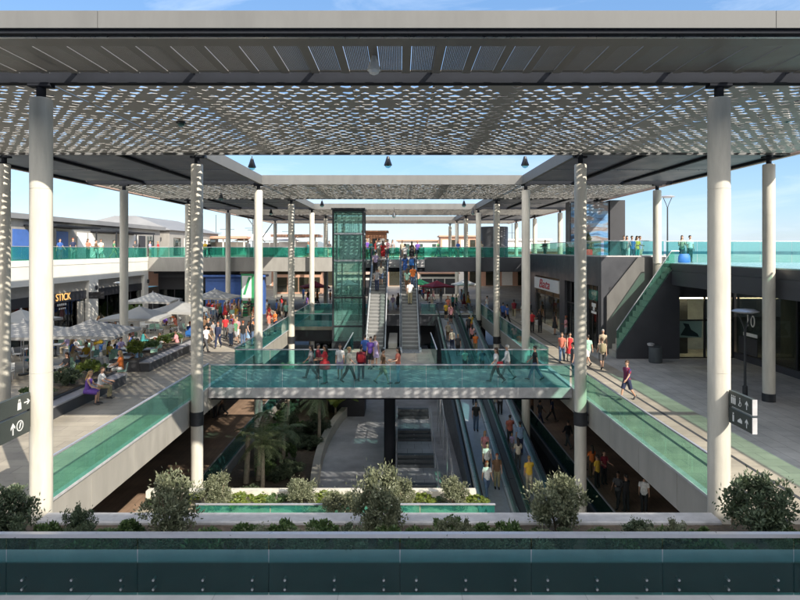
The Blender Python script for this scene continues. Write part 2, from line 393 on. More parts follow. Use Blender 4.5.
    for (sh, d1, el, d2, wr, s) in AR:
        if top in ('tee',): tp.tube([sh - d1*.03, sh + d1*.06, sh + d1*.19], [.055,.070,.062], 10)
        elif top == 'long': tp.tube([sh - d1*.03, sh + d1*.07, el, el + d2*.08, wr - d2*.01], [.058,.069,.056,.052,.040], 10)
    bt = MB()
    def skirt(z_to, flare):
        kz = [(h.lerp(k, .96)) for (h,k,n,he,to,s) in J]; cx = (kz[0] + kz[1]) / 2
        spread = abs(kz[0].y - kz[1].y) * .5
        c0 = hip
        rr = []
        for i in range(6):
            t = i/5; c = c0.lerp(cx, t*z_to); rr.append((c.x, c.y, c.z + .02, .182 + flare*t, .135 + (flare*.9 + spread*.75)*t))
        bt.loft(rr[::-1], 16)
    if bottom == 'skirt':
        if sit:
            for (h, k, n, he, to, s) in J: bt.tube([h + Vector((-.04*s,-.1,.0)), h.lerp(k,.5), h.lerp(k,1.04)], [.115,.115,.10], 10)
        else: skirt(1.0, .07)
    else:
        bt.loft([T(-.11,.135,.10), T(-.06,.172,.122), T(.0,.182,.127), T(.06,.176,.124), T(.09,.168,.120)], 14)
        for (h, k, n, he, to, s) in J:
            if bottom == 'trousers': bt.tube([h + (h-k)*.12, h, h.lerp(k,.5), k, k.lerp(n,.4), n - (n-k)*.02], [.09,.100,.092,.073,.070,.058], 10)
            else: bt.tube([h + (h-k)*.12, h, h.lerp(k,.5), h.lerp(k,.98)], [.09,.102,.098,.092], 10)
    if top == 'dress' : P['dress_top'] = True
    P['top'] = tp.mesh('person_top', CL['white'], smooth=True)
    P['bottom'] = bt.mesh('person_bottom', CL['black'], smooth=True)
    hr = MB()
    if hair == 'short':
        hr.loft([T(.69,.050,.035,-.070), T(.72,.073,.060,-.042), T(.755,.083,.090,-.018), T(.79,.083,.106,-.004), T(.825,.070,.094,-.006), T(.852,.044,.060,-.010), T(.863,.012,.018,-.01)], 14)
    elif hair == 'long':
        hr.loft([T(.42,.065,.022,-.128), T(.52,.090,.040,-.112), T(.62,.092,.052,-.085), T(.69,.090,.060,-.055), T(.74,.090,.078,-.034), T(.79,.088,.108,-.006), T(.83,.072,.096,-.006), T(.858,.044,.060,-.010), T(.868,.012,.018,-.01)], 14)
    elif hair == 'bun':
        hr.loft([T(.69,.058,.040,-.065), T(.73,.080,.066,-.038), T(.79,.086,.108,-.004), T(.83,.070,.094,-.006), T(.856,.044,.060,-.010), T(.866,.012,.018,-.01)], 14)
        c = hip + U*.80 - FW*.125; hr.loft([(c.x, c.y, c.z-.045, .02,.02), (c.x,c.y,c.z-.02,.045,.045), (c.x,c.y,c.z+.02,.045,.045), (c.x,c.y,c.z+.045,.02,.02)], 10)
    P['hair'] = hr.mesh('person_hair', HAIRM['dark'], smooth=True)
    P['names'] = ('dress' if top == 'dress' else 'shirt', {'trousers': 'trousers', 'shorts': 'shorts', 'skirt': 'skirt'}[bottom])
    return P

WA = dict(legs=((24,4), (-20,14)), arms=((-22,8,14), (24,8,22)))
WB = dict(legs=((-18,22), (22,6)), arms=((20,8,26), (-20,8,10)))
ST = dict(legs=((2,3), (-3,4)), arms=((2,10,10), (-4,10,14)))
SU = dict(legs=((4,5), (-2,3)), arms=((6,9,95), (-2,10,16)))         # one forearm raised
ES = dict(legs=((3,4), (-3,4)), arms=((-2,9,12), (42,16,34)))        # a hand on the rail
CA = dict(legs=((2,3), (-2,3)), arms=((22,12,60), (18,12,66)))       # both forearms in front
SI = dict(legs=((84,86), (82,90)), arms=((26,10,48), (30,10,40)), sit=True)
VAR = {
 'walk_tee': person_meshes(top='tee', bottom='trousers', hair='short', **WA),
 'walk_shorts': person_meshes(top='tee', bottom='shorts', hair='short', **WB),
 'walk_long': person_meshes(top='long', bottom='trousers', hair='short', **WB),
 'walk_f': person_meshes(top='tee', bottom='trousers', hair='long', slim=.9, **WB),
 'walk_dress': person_meshes(top='dress', bottom='skirt', hair='long', slim=.9, **WA),
 'stand_tee': person_meshes(top='tee', bottom='trousers', hair='short', **ST),
 'stand_shorts': person_meshes(top='tee', bottom='shorts', hair='short', **SU),
 'stand_long': person_meshes(top='long', bottom='trousers', hair='short', **CA),
 'stand_f': person_meshes(top='tee', bottom='trousers', hair='long', slim=.9, **CA),
 'stand_fs': person_meshes(top='tee', bottom='shorts', hair='bun', slim=.9, **ST),
 'stand_dress': person_meshes(top='dress', bottom='skirt', hair='long', slim=.9, **ST),
 'rail_tee': person_meshes(top='tee', bottom='trousers', hair='short', **ES),
 'rail_f': person_meshes(top='tee', bottom='shorts', hair='long', slim=.9, **ES),
 'sit_tee': person_meshes(top='tee', bottom='trousers', hair='short', lean=8, **SI),
 'sit_f': person_meshes(top='tee', bottom='shorts', hair='long', lean=4, slim=.9, **SI),
 'sit_dress': person_meshes(top='dress', bottom='skirt', hair='long', lean=10, slim=.9, **SI),
}
USED = set()
def person(var, x, y, z, rz, top, bot, label, hair='dark', skin=0, shoe='dark', sc=1.0, group=None):
    """rz in degrees: 0 faces away from the camera (+Y), 180 faces it, 90 faces -X, -90 faces +X"""
    V = VAR[var]
    if label in USED: print('DUP LABEL', label)
    USED.add(label)
    o = bpy.data.objects.new('person', V['body']); COL.objects.link(o)
    o.location = (x, y, z); o.rotation_euler = (0, 0, rad(rz)); o.scale = (sc, sc, sc)
    for i, mm in enumerate((SKIN[skin], SHOE[shoe], HAIRM['dark'])):
        o.material_slots[i].link = 'OBJECT'; o.material_slots[i].material = mm
    tag(o, label, 'person', group)
    for nm, key, mm in ((V['names'][0], 'top', CL[top]), (V['names'][1], 'bottom', CL[bot]), ('hair', 'hair', HAIRM[hair])):
        c = bpy.data.objects.new(nm, V[key]); COL.objects.link(c); c.parent = o
        c.material_slots[0].link = 'OBJECT'; c.material_slots[0].material = mm
    return o
WORD = {'short': 'short'}
def describe(var, top, bot, hair, full):
    t, b = VAR[var]['names']
    hw = {'dark': 'dark', 'brown': 'brown', 'fair': 'fair', 'red': 'red', 'grey': 'grey'}[hair]
    hl = 'long ' if var in ('walk_f','walk_dress','stand_f','stand_dress','rail_f','sit_f','sit_dress') else ''
    if not full: return f'person in {top} dress' if t == 'dress' else f'person in {top} {t} and {bot} {b}'
    if t == 'dress': return f'{hw}-haired person in {top} dress'
    return f'{hw}-haired person in {top} {t} and {bot} {b}'
TOPS = ['white','black','navy','blue','sky','red','pink','salmon','orange','yellow','green','mint','beige','grey','charcoal','purple','lilac','cream','maroon','brown','teal']
BOTS = ['black','navy','denim','beige','khaki','charcoal','white','grey','brown']
HAIRS = ['dark','dark','brown','brown','fair','red','grey']
def crowd(var, x, y, z, rz, where, rng, group, top=None, bot=None, sc=None):
    for it in range(80):
        tp = top or rng.choice(TOPS); bt = bot or rng.choice(BOTS); hr = rng.choice(HAIRS)
        if VAR[var]['names'][0] == 'dress': bt = tp
        lab = describe(var, tp, bt, hr, it > 25) + ' ' + where
        if lab not in USED: break
        top = bot = None
    return person(var, x, y, z, rz, tp, bt, lab, hair=hr, skin=rng.choice([0,0,0,1,1,2]), shoe=rng.choice(['dark','pale']), sc=sc or rng.uniform(.94,1.05), group=group)
SUN_E, SKY_E, EXPO, BACK_FILL = 3.0, .15, 1.2, 9.5
# ------------------------------------------------------------------ levels and rows
ZU = 5.85; ZL = -5.95; ZC = -6.6
ROW = [15.05 + 11.55*i for i in range(8)]
XI = (-9.0, 8.0); XO = (-17.55, 16.35); XE = (-20.0, 17.4)
VL, VR = -9.3, 8.35                      # edges of the central void
ORD = ['first','second','third','fourth','fifth','sixth','seventh','eighth']

# ---- ground, sea, far land
b = MB(); b.box(-4000, 4000, -400, 230, -13.2, -12.2); structure(b, 'ground', M['asphalt'])
b = MB(); b.box(-6000, 6000, 230, 9000, -13.2, -12.6); structure(b, 'sea', M['sea'])
b = MB()
for i in range(46):
    x = -2600 + i*62; h = 26 + 22*math.sin(i*.9) + 14*math.sin(i*2.3+1)
    b.prism([(x-60,-13),(x+90,-13),(x+70,-13+h*.5),(x+15,-13+h),(x-30,-13+h*.6)], 'y', 2600, 2680)
structure(b, 'hills', mat('hills', (.16,.19,.22), .9, var=.1, scale=.01))

# ---- middle deck (z = 0)
b = MB()
for (x0,x1,y0,y1) in ((-45,VL-.07,2,62.06), (-45,45,62.07,125)):
    b.box(x0,x1,y0,y1,-.3,0)
structure(b, 'pavement', [M['paving']])
b = MB(); b.box(VL-.068, VR+.068, 2, 11.74, -.3, 0); structure(b, 'pavement', M['stone_pale'])
b = MB(); b.box(8.42, 12.2, 2, 62.06, -.3, 0); structure(b, 'pavement', M['paving'])
b = MB(); b.box(9.50,9.62,14.8,62,.001,.005); b.box(10.72,10.84,14.8,62,.001,.005); structure(b, 'drain_channel', M['planter_side'])
b = MB(); b.box(12.2, 45, 2, 62.06, -.3, 0); structure(b, 'pavement', M['paving_grey'])
# structural slab with its cladded edges
b = MB()
b.box(-45, VL-.06, 2, 62, -1.1, -.3); b.box(VR+.06, 45, 2, 62, -1.1, -.3); b.box(-45,45,62.06,125,-1.1,-.3); b.box(VL-.05,VR+.05,2,15.19,-1.1,-.31)
structure(b, 'deck_slab', M['beam'])
def edge_panels(x, y0, y1, label, m, sgn):
    r = thing('deck_fascia', (x, y0, 0), label, 'fascia')
    y = y0
    while y < y1 - .05:
        e = min(y + 2.9, y1)
        MB().box(x, x - sgn*.06, y, e - .02, -1.12, -.004).build('cladding_panel', m, r)
        y = e
    MB().box(x + sgn*.05, x - sgn*.16, y0, y1, .002, .07).build('kerb', M['coping'], r)
edge_panels(VL, 15.2, 62, 'pale panelled edge of the café terrace deck above the sunken court', M['beige_clad'], 1)
edge_panels(VR, 15.2, 62, 'shaded panelled edge of the walkway deck beside the travelators', M['beige_clad'], -1)
r = thing('deck_fascia', (0, 62, 0), 'dark edge of the far plaza deck facing the void behind the lift', 'fascia')
MB().box(VL, VR, 62, 62.06, -1.12, -.004).build('cladding_panel', M['dark_clad'], r)
MB().box(VL, VR, 61.95, 62.16, .002, .07).build('kerb', M['coping'], r)

# ---- lower floor
b = MB(); b.box(-45, -10.1, 12, 80, ZL-.4, ZL); structure(b, 'gallery_floor', M['tile_brown'])
b = MB(); b.box(9.4, 45, 12, 80, ZL-.4, ZL); structure(b, 'gallery_floor', M['tile_brown'])
b = MB(); b.box(-10.1, 7.75, 12, 80, ZC-.5, ZC); structure(b, 'court_floor', M['court'])
b = MB(); b.box(7.75, 9.4, 12, 80, -11.4, -11.0); b.box(7.70,7.76,12,80,-11,ZC-.004); b.box(9.4,9.5,12,80,-11,ZL-.41); structure(b, 'trench', M['shop_dark'])
for x, s, lab in ((-24, 1, 'brown back wall of the lower gallery under the café terrace'), (20, -1, 'brown back wall of the lower gallery under the walkway')):
    r = thing('gallery_wall', (x, 12, ZL), lab, 'wall')
    MB().box(x, x - s*.3, 12, 80, ZL, -1.1).build('wall', M['wall_brown'], r)
    for k in range(7):
        y = 17 + 8*k
        w = MB().box(x + s*.02, x + s*.06, y, y+5, ZL+.1, ZL+3.2).build('window', M['shop_dark'], r)
r = thing('court_back_wall', (0, 66, ZC), 'dark far wall of the sunken court under the plaza deck', 'wall')
MB().box(-10, 9.4, 66, 66.3, ZC, -1.12).build('wall', M['shop_dark'], r)
for k in range(6): MB().box(-9 + 2.9*k, -6.6 + 2.9*k, 65.9, 65.98, ZC+.1, ZC+3).build('window', M['glass_shop'], r)

# ---- railings of glass
def railing(label, p0, p1, z0, z1, gm, L=1.7, rail=.045, bolts=None, group='glass railings', rm=None, post=False, inset=0.):
    p0 = Vector((*p0, 0)); p1 = Vector((*p1, 0)); d = p1 - p0; n = max(1, round(d.length / L)); u = d.normalized(); sd = Vector((-u.y, u.x, 0))
    r = thing('glass_railing', (p0.x, p0.y, z0), label, 'railing', group)
    st = d.length / n
    for i in range(n):
        a = p0 + u*(st*i + .012); c = p0 + u*(st*(i+1) - .012)
        zc = (z0+z1)/2
        MB().bar(a + Vector((0,0,zc)), c + Vector((0,0,zc)), .016, z1 - z0 - .02).build('glass_panel', gm, r)
        if bolts:
            for t in bolts:
                q = a.lerp(c, t)
                for zz in (z0 + .12, z0 + .30):
                    MB().tube([q - sd*.035 + Vector((0,0,zz)), q + sd*.10 + Vector((0,0,zz))], .024, 10).build('bolt', M['steel'], r)
    if rail:
        MB().bar(p0 + Vector((0,0,z1)), p1 + Vector((0,0,z1)), rail*1.5, rail).build('handrail', rm or M['rail_metal'], r)
    return r

railing('near glass balustrade bolted to the dark planter upstand', (-12.74, 11.65), (12.74, 11.65), 0.0, 1.17, M['glass_front'], 2.6, .075, (.12,.5,.88))
railing('long glass railing along the café terrace between planter and footbridge', (VL+.02, 15.4), (VL+.02, 29.1), .07, 1.2, M['glass_rail'])
railing('glass railing along the café terrace beyond the footbridge', (VL+.02, 33.7), (VL+.02, 61.9), .07, 1.2, M['glass_bridge'])
railing('long glass railing along the walkway between planter and footbridge', (VR-.02, 15.4), (VR-.02, 29.1), .07, 1.2, M['glass_rail'])
railing('glass railing along the walkway beyond the footbridge', (VR-.02, 33.7), (VR-.02, 61.9), .07, 1.2, M['glass_bridge'])
railing('glass railing on the plaza deck edge behind the lift', (VL+.2, 62.05), (-3.3, 62.05), .07, 1.15, M['glass_bridge'])
railing('glass railing on the plaza deck edge behind the travelators', (2.2, 62.05), (3.7, 62.05), .07, 1.15, M['glass_bridge'])
railing('glass railing of the lower gallery under the café terrace', (-10.1, 15), (-10.1, 62), ZL+.1, ZL+1.15, M['glass_bridge'])
railing('glass railing of the lower gallery under the walkway', (9.42, 19.5), (9.42, 62), ZL+.1, ZL+1.15, M['glass_front'])
railing('short glass return closing the lower gallery railing by the near planter', (9.44, 19.4), (12.4, 19.4), ZL+.1, ZL+1.15, M['glass_front'])
for x, lab in ((-10.1, 'stone kerb of the lower gallery under the café terrace'), (9.42, 'dark kerb wall of the lower gallery under the walkway')):
    b = MB().box(x-.12, x+.12, 15, 62, ZC if x < 0 else ZL-.4, ZL+.1)
    tag(b.build('gallery_kerb', M['grey_clad'] if x < 0 else M['dark_clad'], origin=(x,15,ZL)), lab, 'kerb')

# ---- near planter
r = thing('long_planter', (0, 12, 0), 'long dark planter box behind the near glass balustrade', 'planter')
MB().box(-13, 13, 11.76, 12.2, .0, .57).build('upstand', M['planter_side'], r)
MB().box(-13, 13, 11.75, 12.22, .572, .60).build('cap', M['planter_top'], r)
MB().box(-13, 13, 12.2, 14.3, -.3, .16).build('soil', M['soil'], r)
MB().box(-8.6, 7.6, 14.3, 14.36, -.3, .10).build('rear_wall', M['planter_side'], r)
c = MB(); c.prism([(14.26,.10),(14.80,.10),(14.80,.21),(14.76,.24),(14.30,.24),(14.26,.21)], 'x', -8.65, -.95); c.build('coping', M['coping'], r)
c = MB(); c.prism([(14.26,.10),(14.80,.10),(14.80,.21),(14.76,.24),(14.30,.24),(14.26,.21)], 'x', -.93, 7.65); c.build('coping', M['coping'], r)
r = thing('tray_planter', (-1.2, 16.5, -.8), 'sunlit planter tray with green glass front hung over the court edge', 'planter')
MB().box(-7.4, 2.2, 15.95, 17.7, -1.0, -.62).build('soil', M['pale_soil'], r)
MB().box(-7.5, 2.25, 17.7, 17.95, -1.1, -.42).build('kerb', M['concrete_pale'], r)
MB().box(-7.5, 2.25, 15.2, 15.94, -1.1, -.60).build('base', M['concrete_pale'], r)
for k in range(4):
    x0 = -5.4 + 1.98*k
    MB().box(x0, x0+1.96, 15.86, 15.88, -.56, -.04).build('glass_panel', M['glass_far'], r)
MB().box(-5.42, 2.52, 15.84, 15.90, -.04, -.01).build('handrail', M['rail_metal'], r)

# ---- footbridge
r = thing('footbridge', (0, 31.3, 0), 'flat footbridge with teal glass sides crossing the void', 'footbridge')
MB().box(VL, VR, 29.2, 33.5, -.30, .0).build('deck', M['paving_bridge'], r)
MB().box(VL, VR, 29.55, 33.2, -.66, -.302).build('girder', M['beam'], r)
MB().box(VL+.02, VR-.02, 29.04, 29.2, -.46, .03).build('fascia', M['coping'], r)
MB().box(VL+.02, -3.3, 33.5, 33.66, -.46, .03).build('fascia', M['coping'], r)
MB().box(2.2, VR-.02, 33.5, 33.66, -.46, .03).build('fascia', M['coping'], r)
def brail(x0, x1, y):
    n = round((x1-x0)/1.75); st = (x1-x0)/n
    for i in range(n):
        MB().box(x0+st*i+.012, x0+st*(i+1)-.012, y-.008, y+.008, .034, 1.09).build('glass_panel', M['glass_bridge'], r)
    MB().bar((x0,y,1.13), (x1,y,1.13), .07, .05).build('handrail', M['rail_metal'], r)
brail(VL+.1, VR-.1, 29.12); brail(VL+.1, -3.4, 33.58); brail(2.3, VR-.1, 33.58)
# landing pier at the escalator feet
r = thing('landing_pier', (-.5, 37, 0), 'paved landing between footbridge and the escalator feet', 'landing')
MB().box(-3.2, 2.1, 33.52, 40.6, -.3, -.002).build('deck', M['paving'], r)
MB().box(-3.1, 2.0, 33.7, 44.0, -.75, -.304).build('girder', M['beam'], r)
for x in (-3.17, 2.07):
    for k in range(4): MB().box(x-.008, x+.008, 33.75+1.72*k, 35.44+1.72*k, .004, 1.08).build('glass_panel', M['glass_bridge'], r)
    MB().bar((x,33.72,1.11), (x,40.6,1.11), .06, .045).build('handrail', M['rail_metal'], r)
MB().cyl(-.62, 36, ZC, -.76, .34, 20).build('pillar', M['beam'], r, smooth=True)

# ---- lower terraced stair under the landing
r = thing('terraced_steps', (.9, 36, ZC), 'dark terraced steps with metal edges rising under the landing', 'steps')
zz = ZC; y = 29.6
for k in range(4):
    y1 = y + 2.2
    MB().box(-.15, 2.0, y, y1 + .0, ZC - .02, zz + .06).build('landing', M['tile_dark'], r)
    for q in range(3):
        MB().box(-.15, 2.0, y1 + .35*q, y1 + .35*(q+1), ZC - .02, zz + .06 + .17*(q+1)).build('step', M['esc_dark'], r)
        MB().box(.85, .95, y1+.35*q, y1 + .35*q + .04, zz + .06 + .17*(q+1), zz + .068 + .17*(q+1)).build('nosing', M['steel'], r)
    zz += .51; y = y1 + 1.05
for x in (-.2, 2.06):
    pts = []; zz = ZC; y = 29.6
    for k in range(4):
        pts += [(x, y, zz+.95), (x, y+2.2, zz+.95)]; zz += .51; y += 3.25
    MB().tube(pts, .035, 8).build('handrail', M['rail_metal'], r)
    for (px_, py_, pz_) in pts[::1]: MB().tube([(x,py_,pz_-.9),(x,py_,pz_)], .02, 6).build('post', M['rail_metal'], r)

# ---- escalators to the upper level
def escalator(x0, x1, y0, y1, z0, z1, label):
    r = thing('escalator', ((x0+x1)/2, y0, z0), label, 'escalator', 'escalators up to the upper deck')
    sl = (z1-z0)/(y1-y0); th = math.atan(sl); n = 27; run = (y1-y0)/n; rise = (z1-z0)/n
    xa, xb = x0+.16, x1-.16
    for k in range(n):
        y = y0 + run*k; z = z0 + rise*k
        st = MB(); st.prism([(y, z+rise-.12-rise), (y, z+rise), (y+run, z+rise), (y+run, z+rise-.12)], 'x', xa+.01, xb-.01); st.cur = 1; st.box(xa+.012, xb-.012, y-.006, y-.001, z+.012, z+rise-.03); st.build('step', [M['step'], M['riser']], r)
    MB().box(x0+.1, x1-.1, y0-1.6, y0, z0-.02, z0+.006).build('landing_plate', M['steel'], r)
    MB().box(x0+.1, x1-.1, y1, y1+1.6, z1-.02, z1+.008).build('landing_plate', M['steel'], r)
    # truss below
    tr = MB(); tr.prism([(y0-.6,z0-.32),(y0+.8,z0-.75),(y1+.1,z1-1.0),(y1+1.2,z1-.9),(y1+1.2,z1-.32),(y1,z1-.18),(y0,z0-.16)], 'x', x0+.02, x1-.02); tr.build('truss', M['esc_dark'], r)
    for x in (x0, x1):
        s = 1 if x == x0 else -1
        xi = x + s*.15
        # metal skirt and deck beside the steps
        sk = MB(); sk.prism([(y0-1.3,z0-.3),(y0+.2,z0-.16),(y1,z1-.18),(y1+1.3,z1-.3),(y1+1.3,z1+.16),(y1-.2,z1+.16),(y0+.3,z0+.22),(y0-.2,z0+.14),(y0-1.3,z0+.14)], 'x', x, xi); sk.build('skirt', M['esc_side'], r)
        xm = x + s*.075
        gl = MB(); gl.prism([(y0-1.3,z0+.145),(y0-.2,z0+.145),(y0+.3,z0+.225),(y1-.2,z1+.165),(y1+1.3,z1+.165),(y1+1.3,z1+.93),(y1-.2,z1+.93),(y0+.2,z0+.98),(y0-.3,z0+.90),(y0-1.2,z0+.90)], 'x', xm-.008, xm+.008); gl.build('balustrade', M['glass_clear'], r)
        pts = [(xm,y0-1.25,z0+.35),(xm,y0-1.45,z0+.5),(xm,y0-1.45,z0+.75),(xm,y0-1.25,z0+.93),(xm,y0-.3,z0+.93),(xm,y0+.25,z0+1.02),(xm,y1-.2,z1+.96),(xm,y1+1.25,z1+.96),(xm,y1+1.45,z1+.8),(xm,y1+1.45,z1+.5)]
        MB().tube(pts, .042, 8).build('handrail', M['rubber'], r, smooth=True)
        MB().tube([(xm,p[1],p[2]-.05) for p in pts[3:8]], .022, 6).build('rail_guide', M['steel'], r)
    return r
escalator(-2.42, -.98, 40.6, 51.0, 0, ZU, 'escalator with light side panels nearest the glass lift')
escalator(-.02, 1.42, 40.6, 51.0, 0, ZU, 'escalator beside the void, second from the glass lift')
r = thing('escalator_planter', (-.5, 42.5, 0), 'narrow planted strip between the two escalators', 'planter')
MB().box(-.8, -.2, 40.8, 46, .0, .35).build('box', M['beige_clad'], r)

# ---- travelators down to the lower level
RY0, RY1 = 28.0, 64.0
def ramp_z(Y): return -.1697*(64.0 - Y)
def travelator(x0, x1, label):
    y0, y1 = RY0, RY1; z0, z1 = ramp_z(y0), 0.
    r = thing('travelator', ((x0+x1)/2, y0, z0), label, 'travelator', 'travelators down to the lower floor')
    xa, xb = x0+.2, x1-.2
    MB().prism([(y0,z0-.1),(y0,z0),(y1,z1),(y1,z1-.1)], 'x', xa+.004, xb-.004).build('belt', M['belt'], r)
    MB().box(x0+.1, x1-.1, y0-2.2, y0, z0-.1, z0+.004).build('landing_plate', M['steel'], r)
    MB().box(x0+.1, x1-.1, y1, y1+1.8, -.1, .01).build('landing_plate', M['steel'], r)
    MB().prism([(y0-.5,z0-.5),(y0-.5,z0-.12),(y1,z1-.12),(y1,z1-.9),(y0+4,z0-.3)], 'x', x0+.03, x1-.03).build('truss', M['esc_dark'], r)
    for x in (x0, x1):
        s = 1 if x == x0 else -1; xi = x + s*.19; xm = x + s*.09
        MB().prism([(y0-2,z0-.12),(y0-2,z0+.12),(y0,z0+.14),(y1,z1+.14),(y1+1.6,z1+.12),(y1+1.6,z1-.12),(y1,z1-.13),(y0,z0-.13)], 'x', x, xi).build('skirt', M['esc_side'], r)
        MB().prism([(y0-1.9,z0+.125),(y0,z0+.145),(y1,z1+.145),(y1+1.5,z1+.125),(y1+1.5,z1+.88),(y1,z1+.9),(y0,z0+.9),(y0-1.9,z0+.88)], 'x', xm-.008, xm+.008).build('balustrade', M['glass_rail'], r)
        pts = [(xm,y0-1.9,z0+.3),(xm,y0-2.1,z0+.6),(xm,y0-1.9,z0+.92),(xm,y0,z0+.93),(xm,y1,z1+.93),(xm,y1+1.5,z1+.92),(xm,y1+1.7,z1+.6)]
        MB().tube(pts, .045, 8).build('handrail', M['rubber'], r, smooth=True)
        MB().tube([(xm+.0,p[1],p[2]-.055) for p in pts[2:6]], .028, 6).build('rail_guide', M['steel'], r)
travelator(3.85, 5.55, 'travelator carrying people down, nearest the escalators')
travelator(6.0, 7.5, 'travelator carrying people up, nearest the walkway deck')
tag(MB().prism([(28,ramp_z(28)-.4),(28,ramp_z(28)+.55),(62,ramp_z(62)+.55),(62,ramp_z(62)-.4)], 'x', 5.62, 5.93).build('divider', M['esc_dark'], origin=(5.8,28,ZC)), 'dark sloped divider panel between the two travelators', 'divider')
tag(MB().prism([(28,ZC),(28,ramp_z(28)-.2),(62,ramp_z(62)-.2),(62,ZC)], 'x', 3.6, 3.8).build('ramp_wall', M['esc_dark'], origin=(3.7,28,ZC)), 'dark wedge-shaped wall under the travelators beside the terraced steps', 'wall')
b = MB(); b.tube([(2.75, 29, ZC+1.2), (2.75, 44, ramp_z(44)+1.0)], .05, 8)
for k in range(6): b.tube([(2.75, 29+3*k, ZC), (2.75, 29+3*k, ZC+1.2 + (ramp_z(44)+1.0-ZC-1.2)*k/5)], .03, 6)
tag(b.build('metal_railing', M['rail_metal'], origin=(2.75,29,ZC)), 'bare metal railing beside the terraced steps and the ramp wall', 'railing')

# ---- lift tower
LX0, LX1, LY0, LY1 = -5.35, -2.95, 48.0, 50.4
r = thing('lift_tower', ((LX0+LX1)/2, (LY0+LY1)/2, ZC), 'tall green glass lift tower beside the escalators', 'lift tower')
for x in (LX0, LX1):
    for y in (LY0, LY1): MB().box(x-.07, x+.07, y-.07, y+.07, -.72, 9.9).build('post', M['dark_metal'], r)
MB().box(LX0-.1, LX1+.1, LY0-.1, LY1+.1, ZC, -.74).build('base', M['shop_dark'], r)
zs = [-.66, 0.6, 2.9, ZU, 8.0, 9.85]
for a, z in enumerate(zs):
    f = MB()
    for y in (LY0, LY1): f.box(LX0+.07, LX1-.07, y-.05, y+.05, z-.06, z+.06)
    for x in (LX0, LX1): f.box(x-.05, x+.05, LY0+.07, LY1-.07, z-.06, z+.06)
    f.build('ring_beam', M['steel'] if a in (3,4) else M['dark_metal'], r)
for z0, z1 in zip(zs[:-1], zs[1:]):
    for y in (LY0, LY1): MB().box(LX0+.08, LX1-.08, y-.008, y+.008, z0+.07, z1-.07).build('glass_panel', M['glass_lift'], r)
    for x in (LX0, LX1): MB().box(x-.008, x+.008, LY0+.08, LY1-.08, z0+.07, z1-.07).build('glass_panel', M['glass_lift'], r)
MB().box(LX0-.15, LX1+.15, LY0-.15, LY1+.15, 9.92, 10.06).build('roof', M['dark_metal'], r)
cb = MB().box(LX0+.3, LX1-.3, LY0+.3, LY1-.3, 5.6, 5.72).box(LX0+.3, LX1-.3, LY0+.3, LY1-.3, 8.0, 8.12)
for x in (LX0+.33, LX1-.33):
    for y in (LY0+.33, LY1-.33): cb.box(x-.03,x+.03,y-.03,y+.03,5.72,8.0)
cb.box(LX0+.3, LX1-.3, LY1-.36, LY1-.3, 5.72, 8.0)
cb.build('cabin', M['steel'], r)
for x in (LX0+.5, LX1-.5): MB().box(x-.04, x+.04, LY1-.2, LY1-.12, -.7, 9.8).build('guide_rail', M['dark_metal'], r)
for q in range(8):
    x = LX0+.6+.17*q; MB().tube([(x,LY1-.22,8.1),(x,LY1-.22,9.8)], .012, 5).build('cable', M['rubber'], r)
r = thing('lift_landing', (-6.2, 50, 0), 'landing with dark underside between café terrace and lift', 'landing')
MB().box(VL+.0, -5.5, 52.5, 57, -.3, -.004).build('deck', M['paving'], r)
MB().box(VL+.1, -5.6, 52.6, 56.9, -1.3, -.31).build('girder', M['shop_dark'], r)
MB().box(VL+.1, -5.5, 52.49, 52.51, .02, 1.1).build('glass_panel', M['glass_bridge'], r)
MB().bar((VL+.1,52.5,1.13), (-5.5,52.5,1.13), .06, .045).build('handrail', M['rail_metal'], r)

# ---- curved low wall and planted bed of the court
pts = []
for i in range(25):
    t = i/24; Y = 29.5 + 25*t
    X = -4.0 - 1.15*math.sin(t*PI*.9)*(1 if t < .5 else 1) + 1.6*t*t - .3
    pts.append((X, Y))
b = MB()
for i in range(24):
    (xa,ya),(xb,yb) = pts[i], pts[i+1]
    b.add([(xa-.22,ya,ZC),(xa+.22,ya,ZC),(xb+.22,yb,ZC),(xb-.22,yb,ZC),(xa-.22,ya,ZC+.75),(xa+.22,ya,ZC+.75),(xb+.22,yb,ZC+.75),(xb-.22,yb,ZC+.75)],
          [(4,5,6,7),(0,4,7,3),(1,2,6,5)] + ([(0,1,5,4)] if i == 0 else []) + ([(2,3,7,6)] if i == 23 else []))
tag(b.build('curved_wall', M['concrete'], origin=(-4.5,30,ZC), smooth=False, fix=True), 'pale curved low wall bounding the planted bed in the court', 'wall')
poly = [(x-.22, y) for x, y in pts] + [(-9.9, 54.5), (-9.9, 22), (-4.3, 22)]
structure(MB().prism(poly, 'z', ZC+.01, ZC+.30), 'planting_bed', M['soil'])

# ---- columns
def column(x, y, z0, label, collar=None, base=False, group='round concrete columns of the pavilion', r0=.262):
    r = thing('column', (x, y, z0), label, 'column', group)
    MB().lathe(x, y, [(r0, z0), (r0, 3.63), (r0-.008, 3.631), (r0-.008, 3.646), (r0, 3.647), (r0, 8.21), (r0-.008, 8.211), (r0-.008, 8.226), (r0, 8.227), (r0, 10.46), (r0-.03, 10.5)], 28).build('shaft', M['concrete_pale'], r, smooth=True)
    MB().cyl(x, y, 10.5, 10.9, .11, 14).build('neck', M['beam'], r, smooth=True)
    MB().box(x-.28, x+.28, y-.12, y+.12, 10.78, 10.86).build('bracket', M['beam'], r)
    if collar:
        MB().cyl(x, y, -1.05, -.45, r0+.025, 28).build('collar', M['dark_metal'], r, smooth=True)
        for z in (-.6, -.95): MB().bar((x + collar*.3, y, z), (x + collar*.75, y, z), .12, .10).build('strut', M['dark_metal'], r)
    if base: MB().cyl(x, y, z0, z0+.36, r0+.02, 28).build('base', M['dark_metal'], r, smooth=True)
